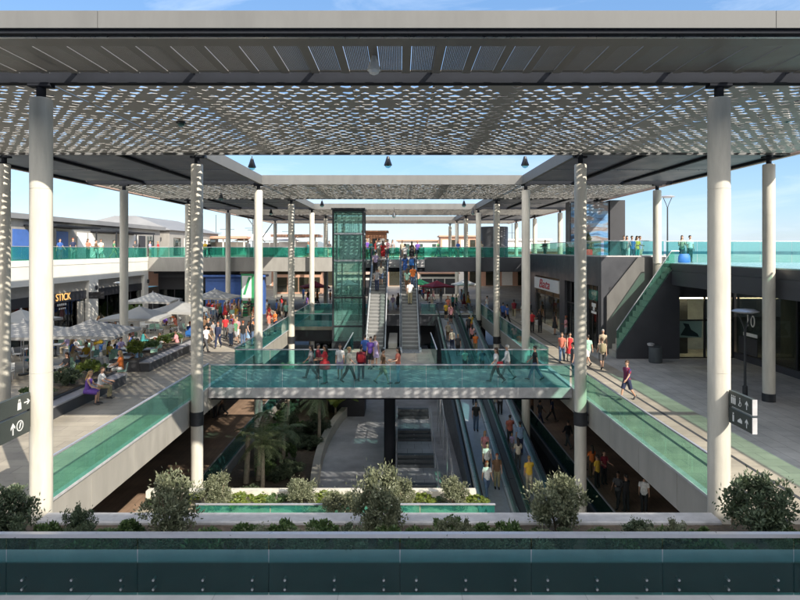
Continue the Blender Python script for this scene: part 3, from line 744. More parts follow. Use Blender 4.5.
for i, Y in enumerate(ROW):
    for X, side in ((XI[0], 'café terrace'), (XI[1], 'walkway')):
        far = Y > 62
        column(X, Y, 0 if far else ZC, f'concrete column by the {side} edge of the void, {ORD[i]} from the near planter', collar=None if far else (-1 if X < 0 else 1))
for i, Y in enumerate(ROW[1:7]):
    column(XO[0], Y, 0, f'concrete column standing behind the café umbrellas, {ORD[i]} of its line from the near planter', r0=.255)
    column(XO[1], Y, 0 if i == 0 else ZU, 'concrete column with dark base band standing on the grey walkway paving' if i == 0 else f'concrete column on the upper deck over the shops, {ORD[i-1]} of its line from the stair', base=(i == 0), r0=.255)

# ---- canopies
def lattice_mesh(x0, x1, y0, y1, z, th):
    b = MB(); cx, cy = .44, .30
    nx = int((x1-x0)/cx); ny = int((y1-y0)/cy); cx = (x1-x0)/nx; cy = (y1-y0)/ny
    rg = random.Random(5)
    for j in range(ny):
        sh = .5*cx if j % 2 else 0
        for i in range(-1, nx+1):
            solid = rg.random() < .09
            xa = x0 + cx*i + sh; xb = xa + cx
            if solid or xa < x0 - 1e-6 or xb > x1 + 1e-6: 
                xa2, xb2 = max(xa, x0), min(xb, x1)
                if xb2 - xa2 > .02: b.add([(xa2,y0+cy*j,z),(xb2,y0+cy*j,z),(xb2,y0+cy*(j+1),z),(xa2,y0+cy*(j+1),z)], [(0,1,2,3)])
                continue
            ya = y0 + cy*j; yb = ya + cy; mx = (xa+xb)/2; my = (ya+yb)/2
            outer = [(xa,ya),(mx,ya),(xb,ya),(xb,my),(xb,yb),(mx,yb),(xa,yb),(xa,my)]
            hx = cx*.36*rg.uniform(.55,1.14); hy = cy*.29*rg.uniform(.5,1.28); k = .16*cy*(1 if rg.random() < .5 else -1); mx += rg.uniform(-.04,.04)*cx
            inner = [(mx-hx*.72,my-hy*.62+k),(mx,my-hy-k*.4),(mx+hx*.72,my-hy*.62+k),(mx+hx,my+k*.7),(mx+hx*.72,my+hy*.62+k*.6),(mx,my+hy-k*.4),(mx-hx*.72,my+hy*.62+k*.6),(mx-hx,my+k*.7)]
            b.add([(p[0],p[1],z) for p in outer] + [(p[0],p[1],z) for p in inner], [(q,(q+1) % 8,8+(q+1) % 8,8+q) for q in range(8)])
    vs = b.v; fs = b.f; n = len(vs)
    # thickness: copy upward and close the hole rims
    b2 = MB(); b2.v = list(vs) + [(x,y,zz+th) for (x,y,zz) in vs]
    b2.f = [tuple(reversed(f)) for f in fs] + [tuple(i+n for i in f) for f in fs]
    for f in fs:
        if len(f) == 4 and f[3] - f[0] == 8:
            b2.f.append((f[3], f[2], f[2]+n, f[3]+n))
    b2.m = [0]*len(b2.f)
    return b2
def lattice_canopy(k, label):
    y0, y1 = ROW[k], ROW[k+1]
    r = thing('lattice_canopy', (0, y0, 10.95), label, 'canopy roof', 'perforated canopy roofs')
    xs = [XE[0]+.2, -9.0, 8.0, XE[1]-.2]
    for i in range(3):
        nm = ('lattice', round(xs[i+1]-xs[i], 3), i)
        if nm not in LCACHE:
            LCACHE[nm] = lattice_mesh(xs[i]+.02, xs[i+1]-.02, .22, y1-y0-.05, 0, .014).mesh('lattice_panel', M['lattice'], fix=False)
        o = bpy.data.objects.new('lattice_panel', LCACHE[nm]); COL.objects.link(o); o.parent = r; o.location = (0, 0, .02)
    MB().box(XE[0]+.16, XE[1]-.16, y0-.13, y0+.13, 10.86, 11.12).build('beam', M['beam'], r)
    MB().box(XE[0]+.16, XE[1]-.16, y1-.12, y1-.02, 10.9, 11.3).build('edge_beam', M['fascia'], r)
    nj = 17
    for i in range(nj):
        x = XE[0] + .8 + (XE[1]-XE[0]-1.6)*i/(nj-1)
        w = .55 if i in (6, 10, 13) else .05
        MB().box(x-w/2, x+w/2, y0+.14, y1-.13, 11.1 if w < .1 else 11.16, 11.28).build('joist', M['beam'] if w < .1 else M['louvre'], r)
    for y in (y0+3.9, y0+7.7): MB().box(XE[0]+.16, XE[1]-.16, y-.03, y+.03, 11.29, 11.36).build('cross_joist', M['beam'], r)
    for x, s in ((XE[0], 1), (XE[1], -1)):
        MB().box(x, x+s*.16, y0-(3.15 if k == 0 else .0), y1, 10.86, 11.36).build('side_fascia', M['fascia_warm'], r)
    return r
LCACHE = {}
r = lattice_canopy(0, 'nearest perforated canopy roof with slatted front strip over the planter')
# slatted front strip with its light fascia
yf = 11.9
for xa_, xb_ in ((-26,-19.3),(-19.3,-5.95),(-5.95,7.4),(7.4,XE[1]+6)): MB().box(xa_+.006, xb_-.006, yf-.1, yf, 11.07, 11.41).build('fascia', M['fascia'], r)
MB().box(-26, XE[1]+6, yf-.04, yf+.12, 10.985, 11.066).build('drip_edge', M['beam'], r)
MB().box(-26, XE[1]+6, yf+.14, yf+.22, 10.97, 11.02).build('lip', M['steel'], r)
pitch = .735; n = int((XE[1]-XE[0]-.4)/pitch)
for i in range(n):
    x0 = XE[0] + .2 + pitch*i
    f = MB(); f.box(x0, x0+.20, yf+.22, 14.70, 11.03, 11.07); f.box(x0+.20, x0+pitch, yf+.22, yf+.85, 11.03, 11.07)
    for q in range(13):
        xs_ = x0 + .215 + .0395*q
        f.box(xs_, xs_+.0362, yf+.85, 14.55, 11.045, 11.049)
    f.box(x0+.20, x0+pitch, 14.55, 14.62, 11.03, 11.07)
    f.build('louvre_panel', M['louvre'], r)
    if i % 4 == 0: MB().box(x0-.02, x0+.02, yf+.22, 14.9, 11.072, 11.2).build('rib', M['beam'], r)
lattice_canopy(2, 'second perforated canopy roof between the lift and the footbridge')
lattice_canopy(4, 'third perforated canopy roof over the far edge of the void')
lattice_canopy(6, 'farthest perforated canopy roof over the far plaza')
for k, lab in ((2, 'second'), (4, 'third'), (6, 'farthest')):
    Y = ROW[k]
    tag(MB().box(-8.7, 7.7, Y-.34, Y-.16, 10.83, 11.42).build('roof_fascia', M['fascia'], origin=(0,Y,11)), f'pale grey fascia beam across the front of the {lab} perforated canopy', 'fascia')
def solid_canopy(k, x0, x1, inner, label):
    y0, y1 = ROW[k], ROW[k+1]
    r = thing('solid_canopy', ((x0+x1)/2, y0, 11), label, 'canopy roof', 'solid side canopy roofs')
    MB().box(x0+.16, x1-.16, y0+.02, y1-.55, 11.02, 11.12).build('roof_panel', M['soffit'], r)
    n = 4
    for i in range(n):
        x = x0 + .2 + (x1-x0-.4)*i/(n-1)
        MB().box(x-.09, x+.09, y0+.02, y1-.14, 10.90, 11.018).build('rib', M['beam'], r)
    MB().box(x0+.16, x1-.16, y1-.13, y1+.13, 10.855, 11.13).build('beam', M['beam'], r) if k+1 not in (2,4,6) else None
    xo = x0 if inner == x1 else x1; so = 1 if xo == x0 else -1
    MB().box(xo, xo+so*.16, y0, y1, 10.86, 11.36).build('outer_fascia', M['fascia_warm'], r)
    si = -1 if inner == x1 else 1
    MB().box(inner, inner+si*.16, y0+.15, y1-.35, 10.84, 11.40).build('inner_fascia', M['fascia'], r)
    MB().box(x0+.2, x1-.2, y0+5.7, y0+5.74, 10.99, 11.018).build('seam', M['steel'], r)
for k, w in ((1, 'first'), (3, 'second'), (5, 'third')):
    solid_canopy(k, XE[0], -8.7, -8.7, f'{w} dark solid canopy over the café terrace, counted from the near planter')
    solid_canopy(k, 7.7, XE[1], 7.7, f'{w} dark solid canopy over the walkway, counted from the near planter')

# ---- hanging lamps
def pendant(x, y, z, label, m, s=1.0):
    r = thing('pendant_lamp', (x, y, z), label, 'lamp', 'bell lamps hung from the canopies')
    MB().tube([(x,y,z+.25*s),(x,y,10.95)], .018, 6).build('rod', M['beam'], r)
    MB().lathe(x, y, [(.05*s,z+.30*s),(.075*s,z+.22*s),(.11*s,z+.10*s),(.155*s,z-.02*s),(.16*s,z-.06*s)], 16).build('lamp_shade', m, r, smooth=True)
    MB().lathe(x, y, [(.13*s,z-.062*s),(.11*s,z-.12*s),(.04*s,z-.16*s)], 14).build('lens', M['sign_white'] if m is M['white_paint'] else M['glass_front'], r, smooth=True)
def pend_px(px, py, Y, label, m, s=1.0):
    pendant((px-400)*Y/600, Y, EZ - (py-250)*Y/600, label, m, s)
pend_px(374, 68, 13.4, 'white bell lamp hanging from the slatted front strip of the nearest canopy', M['white_paint'], .95)
pend_px(181, 122, 20, 'dark bell lamp under the nearest canopy above the café terrace', M['dark_metal'])
pend_px(787, 118, 20, 'dark bell lamp under the nearest canopy above the walkway', M['dark_metal'])
for q, (px, py, Y, w) in enumerate(((252,166,27.2,'over the café terrace edge'), (388,164,27.2,'over the void'), (525,164,27.2,'over the walkway edge'))):
    pend_px(px, py, Y, f'dark bell lamp on the rear edge of the nearest canopy {w}', M['dark_metal'], 1.15)
for q, (px, py, Y, w) in enumerate(((221,198,44,'above the umbrellas'), (394,216,60,'above the escalators'), (322,205,50.3,'beside the lift'), (464,205,50.3,'beside the walkway columns'), (473,213,60,'near the travelators'), (271,213,58,'behind the umbrellas'))):
    pend_px(px, py, Y, f'small dark bell lamp under the second canopy {w}', M['dark_metal'], 1.15)
# ------------------------------------------------------------------ upper level and shops
def text(body, size, m, parent, loc, rot, name='lettering', depth=.012, align='CENTER', shear=0.):
    cu = bpy.data.curves.new('t', 'FONT'); cu.body = body; cu.size = size; cu.extrude = depth; cu.align_x = align; cu.align_y = 'CENTER'; cu.shear = shear
    t = bpy.data.objects.new('t', cu); COL.objects.link(t)
    dg = bpy.context.evaluated_depsgraph_get()
    me = bpy.data.meshes.new_from_object(t.evaluated_get(dg)); bpy.data.objects.remove(t)
    me.materials.clear(); me.materials.append(m)
    o = bpy.data.objects.new(name, me); COL.objects.link(o)
    if parent is not None:
        w = WPOS[parent.name]; o.parent = parent; o.location = (loc[0]-w[0], loc[1]-w[1], loc[2]-w[2])
    else: o.location = loc
    o.rotation_euler = rot
    return o
RX_POS = (PI/2, 0, PI/2)      # letters standing upright, read from +X
RX_NEG = (PI/2, 0, -PI/2)     # read from -X
RY_NEG = (PI/2, 0, 0)         # read from the camera side

# upper decks (structure): top sheets
b = MB(); b.box(-70, -26, 10, 125, ZU-.3, ZU); b.box(-26, 13, 62.0, 73, ZU-.3, ZU); b.box(-3.2, 2.1, 51.1, 61.98, ZU-.3, ZU-.002); b.box(13.03, 70, 38.97, 125, ZU-.3, ZU)
structure(b, 'upper_deck', M['paving_upper'])
# cross deck edge
r = thing('cross_deck_edge', (-6, 62, ZU), 'long grey edge wall of the upper cross deck beyond the lift', 'deck edge')
MB().box(-25.9, -3.3, 61.8, 62.0, 4.5, ZU+.08).build('fascia', M['grey_clad'], r)
MB().box(2.15, 12.95, 61.8, 62.0, 4.5, ZU+.08).build('fascia', M['dark_clad'], r)
MB().box(-25.9, 12.95, 61.98, 73, 4.45, ZU-.302).build('slab', M['beam'], r)
r = thing('upper_landing', (-.5, 56, ZU), 'upper landing slab jutting out where the escalators arrive', 'landing')
MB().box(-3.2, 2.1, 51.1, 61.98, 4.9, ZU-.302).build('slab', M['beam'], r)
for x0, x1 in ((-3.2,-2.45), (-.95,-.05), (1.45,2.1)):
    MB().box(x0, x1, 51.0, 51.1, 5.2, ZU+.02).build('edge_strip', M['coping'], r)
    MB().box(x0+.02, x1-.02, 51.12, 51.14, ZU+.03, ZU+1.05).build('glass_panel', M['glass_far'], r)
for x in (-3.15, 2.05):
    for k in range(5): MB().box(x-.008, x+.008, 51.2+2.1*k, 53.25+2.1*k, ZU+.03, ZU+1.05).build('glass_panel', M['glass_far'], r)
    MB().bar((x,51.2,ZU+1.08),(x,61.8,ZU+1.08),.06,.045).build('handrail', M['rail_metal'], r)
railing('upper glass railing along the grey cross deck above the umbrellas', (-25.9, 61.9), (-3.3, 61.9), ZU+.1, ZU+1.15, M['glass_far'], 2.1)
railing('upper glass railing along the dark cross deck above the travelators', (2.2, 61.9), (12.9, 61.9), ZU+.1, ZU+1.15, M['glass_far'], 2.1)
railing('rear glass railing on the far side of the cross deck', (-25.9, 72.9), (12.9, 72.9), ZU+.1, ZU+1.15, M['glass_far'], 2.4)
railing('upper glass railing on top of the white shop wall', (-26.1, 30), (-26.1, 61.8), ZU+.1, ZU+1.1, M['glass_far'], 2.2)
railing('upper glass railing on top of the dark shop block', (13.1, 60), (13.1, 39.1), ZU+.48, ZU+1.45, M['glass_rail'], 2.1)
railing('short upper glass railing above the outdoor stair', (13.2, 38.87), (17.1, 38.87), ZU+.5, ZU+1.45, M['glass_bridge'], 1.95)
railing('upper glass railing overlooking the low glazed roof', (17.3, 39.05), (46, 39.05), ZU+.0, ZU+1.42, M['glass_bridge'], 2.1)
railing('glass railing on the long roof edge above the walkway', (17.56, 8), (17.56, 24.8), ZU+.06, ZU+1.2, M['glass_rail'], 2.1)

# white shop building by the café terrace (wall along X = -26)
r = thing('white_shop_building', (-26, 45, 0), 'white rendered shop building with dark shopfronts behind the café umbrellas', 'shop building')
OP = [(25.5,34.6), (36,43.6), (45.1,50.2), (51.7,61.0)]
MB().box(-26.6, -26, 20, 62, 4.16, ZU-.31).build('wall', M['white_render'], r)
MB().box(-26.6, -25.97, 20, 61.98, ZU-.308, ZU+.10).build('parapet', M['white_render'], r)
ys = [20] + [v for o in OP for v in o] + [62]
for k in range(0, len(ys), 2): MB().box(-26.6, -26, ys[k], ys[k+1], 0, 4.158).build('pier', M['white_render'], r)
for k, (y0, y1) in enumerate(OP):
    f = MB().box(-26.45, -26.3, y0, y1, 3.35, 4.15).build('sign_panel', M['grey_clad'] if k != 2 else M['beige_clad'], r)
    MB().box(-26.3, -26.24, y0, y1, 2.65, 3.34).build('fascia_board', M['shop_dark'] if k != 2 else M['dark_clad'], r)
    fr = MB()
    nb = 4
    for q in range(nb+1):
        y = y0 + .04 + (y1-y0-.08)*q/nb; fr.box(-26.42, -26.34, y-.04, y+.04, 0, 2.65)
    fr.build('frame', M['dark_metal'], r)
    for q in range(nb):
        MB().box(-26.39, -26.375, y0+.09+(y1-y0-.08)*q/nb, y0+(y1-y0-.08)*(q+1)/nb, .05, 2.62).build('window', M['glass_shop'], r)
    inn = MB(); inn.box(-31.5, -31.4, y0, y1, 0, 4.1); inn.box(-31.4, -26.6, y0-.06, y0-.01, 0, 4.1); inn.box(-31.4, -26.6, y1+.01, y1+.06, 0, 4.1); inn.box(-31.4,-26.62,y0,y1,4.02,4.1)
    inn.build('interior', M['shop_dark'], r)
    cnt = MB(); cnt.box(-30.6, -30, y0+.8, y1-.8, 0, 1.1); cnt.box(-31.38, -31.1, y0+.6, y1-.6, 1.5, 1.6); cnt.box(-31.38,-31.1,y0+.6,y1-.6,2.1,2.2)
    cnt.build('counter', M['shop_warm'], r)
text('STICK', .78, M['sign_amber'], r, (-26.22, 46.75, 3.02), RX_POS)
w = MB()
for q in range(5): w.box(-26.22, -26.2, 45.9+.26*q, 45.9+.26*q+.17, 2.38, 2.55)
for q in range(4): w.box(-26.22, -26.2, 46.1+.26*q, 46.1+.26*q+.15, 2.1, 2.22)
w.build('small_lettering', M['sign_white'], r)
MB().box(-26.2, -26.16, 48.7, 49.7, .1, 2.5).build('door', M['concrete'], r)
MB().box(-25.9, -24.6, 49.9, 49.95, 2.65, 3.2).build('hanging_sign', M['dark_metal'], r)
MB().lathe(-25.8, 51, [(.08,3.3),(.11,3.4),(.11,3.65),(.06,3.7)], 10).build('wall_lamp', M['dark_metal'], r)
MB().lathe(-25.8, 61.5, [(.08,3.3),(.11,3.4),(.11,3.65),(.06,3.7)], 10).build('wall_lamp', M['dark_metal'], r)

# shops under the cross deck and stalls of the far plaza
def kiosk(name, label, x0, x1, y0, y1, z1, wall, roof, front=None, z0=0., stripes=0):
    r = thing(name, ((x0+x1)/2, y0, z0), label, 'kiosk')
    MB().box(x0, x1, y0+.02, y1, z0, z1).build('wall', wall, r)
    MB().box(x0-.25, x1+.25, y0-.5, y1+.2, z1+.003, z1+.22).build('roof', roof, r)
    n = max(2, int((x1-x0)/1.6))
    for q in range(n):
        a = x0 + .15 + (x1-x0-.3)*q/n; c = a + (x1-x0-.3)/n - .12
        w = MB().box(a, c, y0-.02, y0+.015, z0+.25, z0+min(2.5, (z1-z0)-.5)).build('window', front or M['glass_shop'], r)
    MB().box(x0+.1, x1-.1, y0-.10, y0-.04, z0+(z1-z0)-.42, z1-.06).build('sign_panel', front or M['dark_clad'], r)
    return r
kiosk('kiosk', 'dark shop with wide front under the grey cross deck by the white wall corner', -25.8, -17.2, 64.0, 71, 4.2, M['shop_dark'], M['dark_clad'])
r = kiosk('kiosk', 'blue fronted shop under the grey cross deck behind the last umbrella', -20.3, -14.2, 62.6, 63.6, 3.9, M['blue_panel'], M['blue_panel'], M['blue_panel'])
r = thing('banner_stand', (-15.2, 60.4, 0), 'tall green and white banner stand beside the blue shop', 'banner')
MB().box(-16.0, -14.5, 60.4, 60.5, 0, 4.3).build('panel', M['green_panel'], r)
MB().box(-15.9, -14.95, 60.36, 60.395, 1.6, 4.1).build('white_field', M['white_paint'], r)
MB().prism([(-15.8,2.2),(-15.55,2.2),(-15.0,4.0),(-15.25,4.0)], 'y', 60.34, 60.355).build('green_stroke', M['green_panel'], r)
for q in range(4): MB().box(-15.9, -14.6, 60.36, 60.39, .3+.3*q, .45+.3*q).build('slot', M['dark_clad'], r)
kiosk('kiosk', 'white food kiosk with warm shelves on the far plaza behind the lift', -9, -3.6, 84, 88, 3.3, M['far_white'], M['fascia_warm'], M['shop_dark'])
kiosk('kiosk', 'salmon kiosk with warm shelves on the far plaza beyond the umbrellas', -19, -12, 92, 96, 3.4, M['salmon'], M['far_white'], M['glass_shop'])
kiosk('kiosk', 'pale kiosk on the far plaza seen right of the escalators', 3.0, 8.5, 88, 92, 3.2, M['far_white'], M['salmon'], M['shop_dark'])
r = thing('end_building', (0, 112, 0), 'long two storey building with brown walls closing the far plaza', 'building')
MB().box(-70, 30, 112, 124, 0, 6.4).build('wall', M['salmon'], r)
MB().box(-70.5, 30.5, 111.4, 124.5, 6.41, 6.9).build('roof', M['roof_grey'], r)
for q in range(24): MB().box(-44+3.0*q, -42+3.0*q, 111.9, 111.99, .1, 3.2).build('window', M['glass_shop'] if q % 3 else M['far_white'], r)
for q in range(24): MB().box(-44+3.0*q, -42.2+3.0*q, 111.9, 111.99, 4.0, 5.6).build('window', M['shop_dark'] if q % 2 else M['far_white'], r)

# upper building behind the white wall terrace
r = thing('terrace_restaurant', (-32, 60, ZU), 'low grey flat-roofed restaurant building on the terrace above the white shops', 'building')
MB().box(-45, -32, 38, 80, ZU, 9.3).build('wall', M['grey_clad'], r)
MB().box(-46, -31.4, 37.5, 80.5, 9.31, 9.75).build('roof', M['roof_grey'], r)
MB().box(-31.99, -29.2, 51, 58.5, 8.72, 8.86).build('awning', M['beam'], r)
MB().box(-31.99, -29.4, 62, 72, 8.55, 8.70).build('awning', M['beam'], r)
for y in (51.3, 58.2, 62.3, 67, 71.7): MB().box(-29.5, -29.4, y-.05, y+.05, ZU, 8.5).build('post', M['dark_metal'], r)
for q, (y0, y1, m) in enumerate(((42.2,44.2,'white_paint'), (49.5,51.6,'blue_panel'), (55.7,57.7,'blue_panel'), (59.4,61.2,'white_paint'), (61.6,67.2,'white_paint'), (70.6,73.0,'white_paint'), (73.5,75.2,'shop_dark'), (76,77.6,'glass_shop'))):
    w = MB().box(-31.99, -31.9, y0, y1, ZU+.05, 8.45).build('panel', M[m], r)
    MB().box(-31.9, -31.86, (y0+y1)/2-.04, (y0+y1)/2+.04, ZU+.05, 8.45).build('mullion', M['dark_metal'], w) if m == 'glass_shop' else None
r = thing('grey_hall', (-36, 90, ZU), 'larger grey hall with sloped end roof beyond the terrace restaurant', 'building')
MB().box(-46, -31.5, 82, 104, ZU, 9.4).build('wall', M['grey_clad'], r)
h = MB(); h.add([(-46.5,81.5,9.41),(-31,81.5,9.41),(-31,104.5,9.41),(-46.5,104.5,9.41),(-40,84,11.5),(-37,84,11.5),(-37,100,11.5),(-40,100,11.5)], [(0,1,5,4),(1,2,6,5),(2,3,7,6),(3,0,4,7),(4,5,6,7),(3,2,1,0)])
h.build('roof', M['roof_grey'], r)
for q in range(5): MB().box(-31.49, -31.4, 83.5+4*q, 86+4*q, ZU+.1, 8.4).build('window', M['far_white'] if q % 2 else M['glass_shop'], r)
r = thing('roof_antenna', (-36, 50, 9.75), 'thin antenna mast on the grey restaurant roof', 'antenna')
MB().tube([(-36,50,9.75),(-36,50,11.4)], .03, 6).build('mast', M['dark_metal'], r)
MB().tube([(-36.5,50,11.1),(-35.5,50,11.1)], .02, 6).build('arm', M['dark_metal'], r)

# far buildings beyond the cross deck
def block(name, label, x0, x1, y0, y1, z0, z1, m, n=4, cat='building', rm=None):
    r = thing(name, ((x0+x1)/2, y0, z0), label, cat)
    MB().box(x0, x1, y0, y1, z0, z1).build('wall', m, r)
    MB().box(x0-.3, x1+.3, y0-.5, y1+.3, z1+.002, z1+.28).build('roof', rm or m, r)
    for q in range(n):
        a = x0 + (x1-x0)*(q+.2)/n
        MB().box(a, a + (x1-x0)*.6/n, y0-.06, y0-.004, z0+.3, z0+min(2.6, z1-z0-.6)).build('window', M['glass_shop'] if q % 2 else M['far_white'], r)
    return r
block('rooftop_block', 'rust brown block standing behind the top of the escalators', -5.6, -2.1, 92, 97, ZU, 9.4, M['brick_far'], 3)
block('low_pavilion', 'low salmon pavilion seen over the cross deck behind the walkway columns', 8, 17, 118, 124, 6.4, 9.3, M['salmon'], 5)
block('low_pavilion', 'long low pavilion with brown roof right of the rust brown block', -.5, 8, 128, 134, 6.4, 8.6, M['far_white'], 6, rm=M['salmon'])
block('low_pavilion', 'white low pavilion at the far end beyond the dark drum kiosk', 18, 30, 120, 126, 6.4, 8.6, M['far_white'], 6)
for q, (x0, x1, y, z) in enumerate(((-33,-26,100,10.2), (-26,-18.5,108,10.6), (-20,-13.6,96,10.4))):
    r = thing('terracotta_shelter', ((x0+x1)/2, y, ZU), ['open shelter with flat tan roof beyond the hall', 'open shelter with wide tan roof behind the umbrella terrace columns', 'open shelter with pinkish roof just left of the lift'][q], 'shelter')
    MB().box(x0-.6, x1+.6, y-.6, y+5, z-1.6, z-1.2).build('roof', M['salmon'], r)
    for x in (x0, (x0+x1)/2, x1): MB().box(x-.1, x+.1, y, y+.2, ZU, z-1.61).build('post', M['far_white'], r)
    MB().box(x0, x1, y+3, y+3.2, ZU, ZU+2.2).build('screen', M['far_white'], r)
for q, (x, y) in enumerate(((-36,125), (-31.5,130), (-29,118), (-26,140), (-46,150), (28,150))):
    r = thing('boat_mast', (x, y, 6), ['thin mast between two columns beyond the hall', 'raked mast beside the tan shelter', 'short mast over the tan shelter', 'tall mast behind the tan shelters', 'mast beyond the flat restaurant roof', 'mast far beyond the dark block'][q], 'mast')
    MB().tube([(x,y,-12),(x,y,14.5+q % 3)], .07, 6).build('pole', M['dark_metal'], r)
    MB().tube([(x-1.5,y,11),(x+1.5,y,11)], .04, 6).build('crossbar', M['dark_metal'], r)
for q, (x0, x1) in enumerate(((-25.5,-22.5), (-20.5,-23.5))):
    tag(MB().tube([(x0,100,12.2),(x1,100,8.0)], .09, 8).build('strut', M['dark_metal'], origin=(x0,100,8)), ['slanting dark strut falling toward the tent', 'slanting dark strut rising from the tent'][q], 'strut')
t = MB(); t.add([(-28,101,8.3),(-17,101,8.3),(-17,107,8.3),(-28,107,8.3),(-25,104,9.6),(-20,104,9.6)], [(0,1,5,4),(1,2,5),(2,3,4,5),(3,0,4),(3,2,1,0)])
r = thing('white_tent', (-22, 104, ZU), 'white tent roof on poles under the slanting struts', 'tent')
t.build('roof', M['far_white'], r)
for x in (-27.5,-22,-17.5): MB().tube([(x,101.3,ZU),(x,101.3,8.3)], .06, 6).build('pole', M['far_white'], r)

# dark shop block by the walkway (wall along X = 13)
r = thing('dark_shop_block', (13, 48, 0), 'dark clad shop block with glazed fronts along the walkway', 'shop building')
MB().box(13, 13.5, 38.96, 60, 4.32, 6.25).build('wall', M['dark_clad'], r)
MB().box(12.95, 13.6, 38.985, 60.02, 6.252, 6.34).build('coping', M['coping'], r)
MB().box(13, 45, 60.02, 60.3, 0, 4.4).build('end_wall', M['dark_clad'], r)
OP2 = [(39.4,41.9), (43.9,47.4), (48.9,57.6)]
ys = [38.9] + [v for o in OP2 for v in o] + [60]
for k in range(0, len(ys), 2): MB().box(13, 13.5, ys[k], ys[k+1], 0, 4.318).build('pier', M['dark_clad'], r)
for k, (y0, y1) in enumerate(OP2):
    MB().box(18.5, 18.6, y0-.6, y1+.6, 0, 4.3).build('interior', M['shop_warm'] if k == 2 else M['shop_dark'], r)
    MB().box(13.52, 18.5, y0-.66, y0-.60, 0, 4.3).build('partition', M['shop_dark'], r)
    MB().box(13.52, 18.5, y1+.60, y1+.66, 0, 4.3).build('partition', M['shop_dark'], r)
    MB().box(13.52, 18.5, y0-.6, y1+.6, 4.2, 4.3).build('ceiling', M['shop_dark'], r)
    if k == 2:
        for q in range(3): MB().box(15, 16.2, y0+1+2.6*q, y0+2.4+2.6*q, 4.12, 4.17).build('ceiling_lamp_or_fill', M['shop_lamp_or_fill'], r)
        rs = random.Random(4)
        for q in range(4):
            sh = MB().box(15.5, 16, y0+.8+2*q, y0+1.9+2*q, 0, 1.2).build('shelf', M['wood'], r)
            for t in range(5):
                yy = y0+.85+2*q+.21*t; hh = rs.uniform(.12,.34)
                MB().box(15.55, 15.85, yy, yy+.16, 1.202, 1.2+hh).build('stock', CL[rs.choice(['orange','white','red','beige','yellow','navy'])], sh)
        for q in range(5):
            sh = MB().box(18.2, 18.49, y0+.2+1.7*q, y0+1.7+1.7*q, 1.0, 1.06).box(18.2, 18.49, y0+.2+1.7*q, y0+1.7+1.7*q, 1.8, 1.86).box(18.2, 18.49, y0+.2+1.7*q, y0+1.7+1.7*q, 2.6, 2.66).build('shelf', M['wood'], r)
            for z_ in (1.062, 1.862, 2.662):
                for t in range(4): MB().box(18.22, 18.45, y0+.25+1.7*q+.36*t, y0+.5+1.7*q+.36*t, z_, z_+rs.uniform(.2,.5)).build('stock', CL[rs.choice(['orange','salmon','red','cream','yellow','brown','white'])], sh)
    if k == 0: MB().box(15.4, 15.8, y0+.3, y1-.3, 3.2, 3.5).build('ceiling_lamp_or_fill', M['shop_lamp_or_fill'], r)  # glowing panel added to brighten the door bay
    f = MB()
    for q in range(4):
        y = y0+.04+(y1-y0-.08)*q/3; f.box(13.18, 13.26, y-.04, y+.04, 0, 4.3 if k != 2 else 3.0)
    f.box(13.18, 13.26, y0, y1, 2.6, 2.68); f.build('frame', M['dark_metal'], r)
    for q in range(3): MB().box(13.21, 13.225, y0+.09+(y1-y0-.08)*q/3, y0+(y1-y0-.08)*(q+1)/3, .03, 2.58).build('window', M['glass_shop'], r)
sp = MB().box(12.9, 13.1, 48.9, 57.6, 3.12, 4.15).build('sign_panel', M['sign_white'], r)
text('Bata', 1.12, M['sign_red'], r, (12.88, 53.7, 3.62), RX_NEG, depth=.02, shear=.25).scale = (2.0, 1, 1)
MB().box(13.05, 13.17, 39.8, 41.5, 3.3, 4.0).build('light_panel', M['glass_far'], r)
w = MB(); w.box(13.1,13.14,40.2,41.0,2.85,3.1); w.box(13.1,13.14,40.45,40.75,2.6,2.84); w.box(13.1,13.14,40.1,41.1,2.4,2.55); w.build('sign_panel', M['sign_white'], r)

MB().box(13, 17.15, 38.76, 38.95, 0, 6.25).build('front_wall', M['dark_clad'], r)
MB().box(12.95, 17.2, 38.74, 38.98, 6.252, 6.34).build('coping', M['coping'], r)
# stair up the front of the block, with glass side
r = thing('outdoor_stair', (15, 37.3, 0), 'steep outdoor stair with grey parapet and green glass side up the dark block', 'stair')
MB().prism([(13.36,0),(17.2,0),(17.2,5.8),(16.9,5.72),(13.36,.55)], 'y', 36.9, 37.1).build('side_wall', M['dark_clad'], r)
MB().prism([(13.36,.57),(16.92,5.74),(16.92,6.6),(16.72,6.6),(13.36,1.72)], 'y', 36.98, 37.0).build('glass_panel', M['glass_rail'], r)
MB().prism([(13.3,0),(16.9,0),(16.9,6.24),(15.3,6.24),(13.3,3.75)], 'y', 38.55, 38.74).build('parapet', mat('parapet_grey', (.14,.135,.13), .6, var=.12, stretch=(1,1,.3)), r)
for q in range(16):
    x = 13.4 + .22*q; MB().box(x, x+.22, 37.12, 38.58, 0 if q == 0 else .3*q-.2, .35*(q+1)).build('step', M['concrete'], r)
MB().tube([(13.36,36.99,1.75),(16.72,36.99,6.63),(17.2,36.99,6.63)], .03, 8).build('handrail', M['rail_metal'], r)
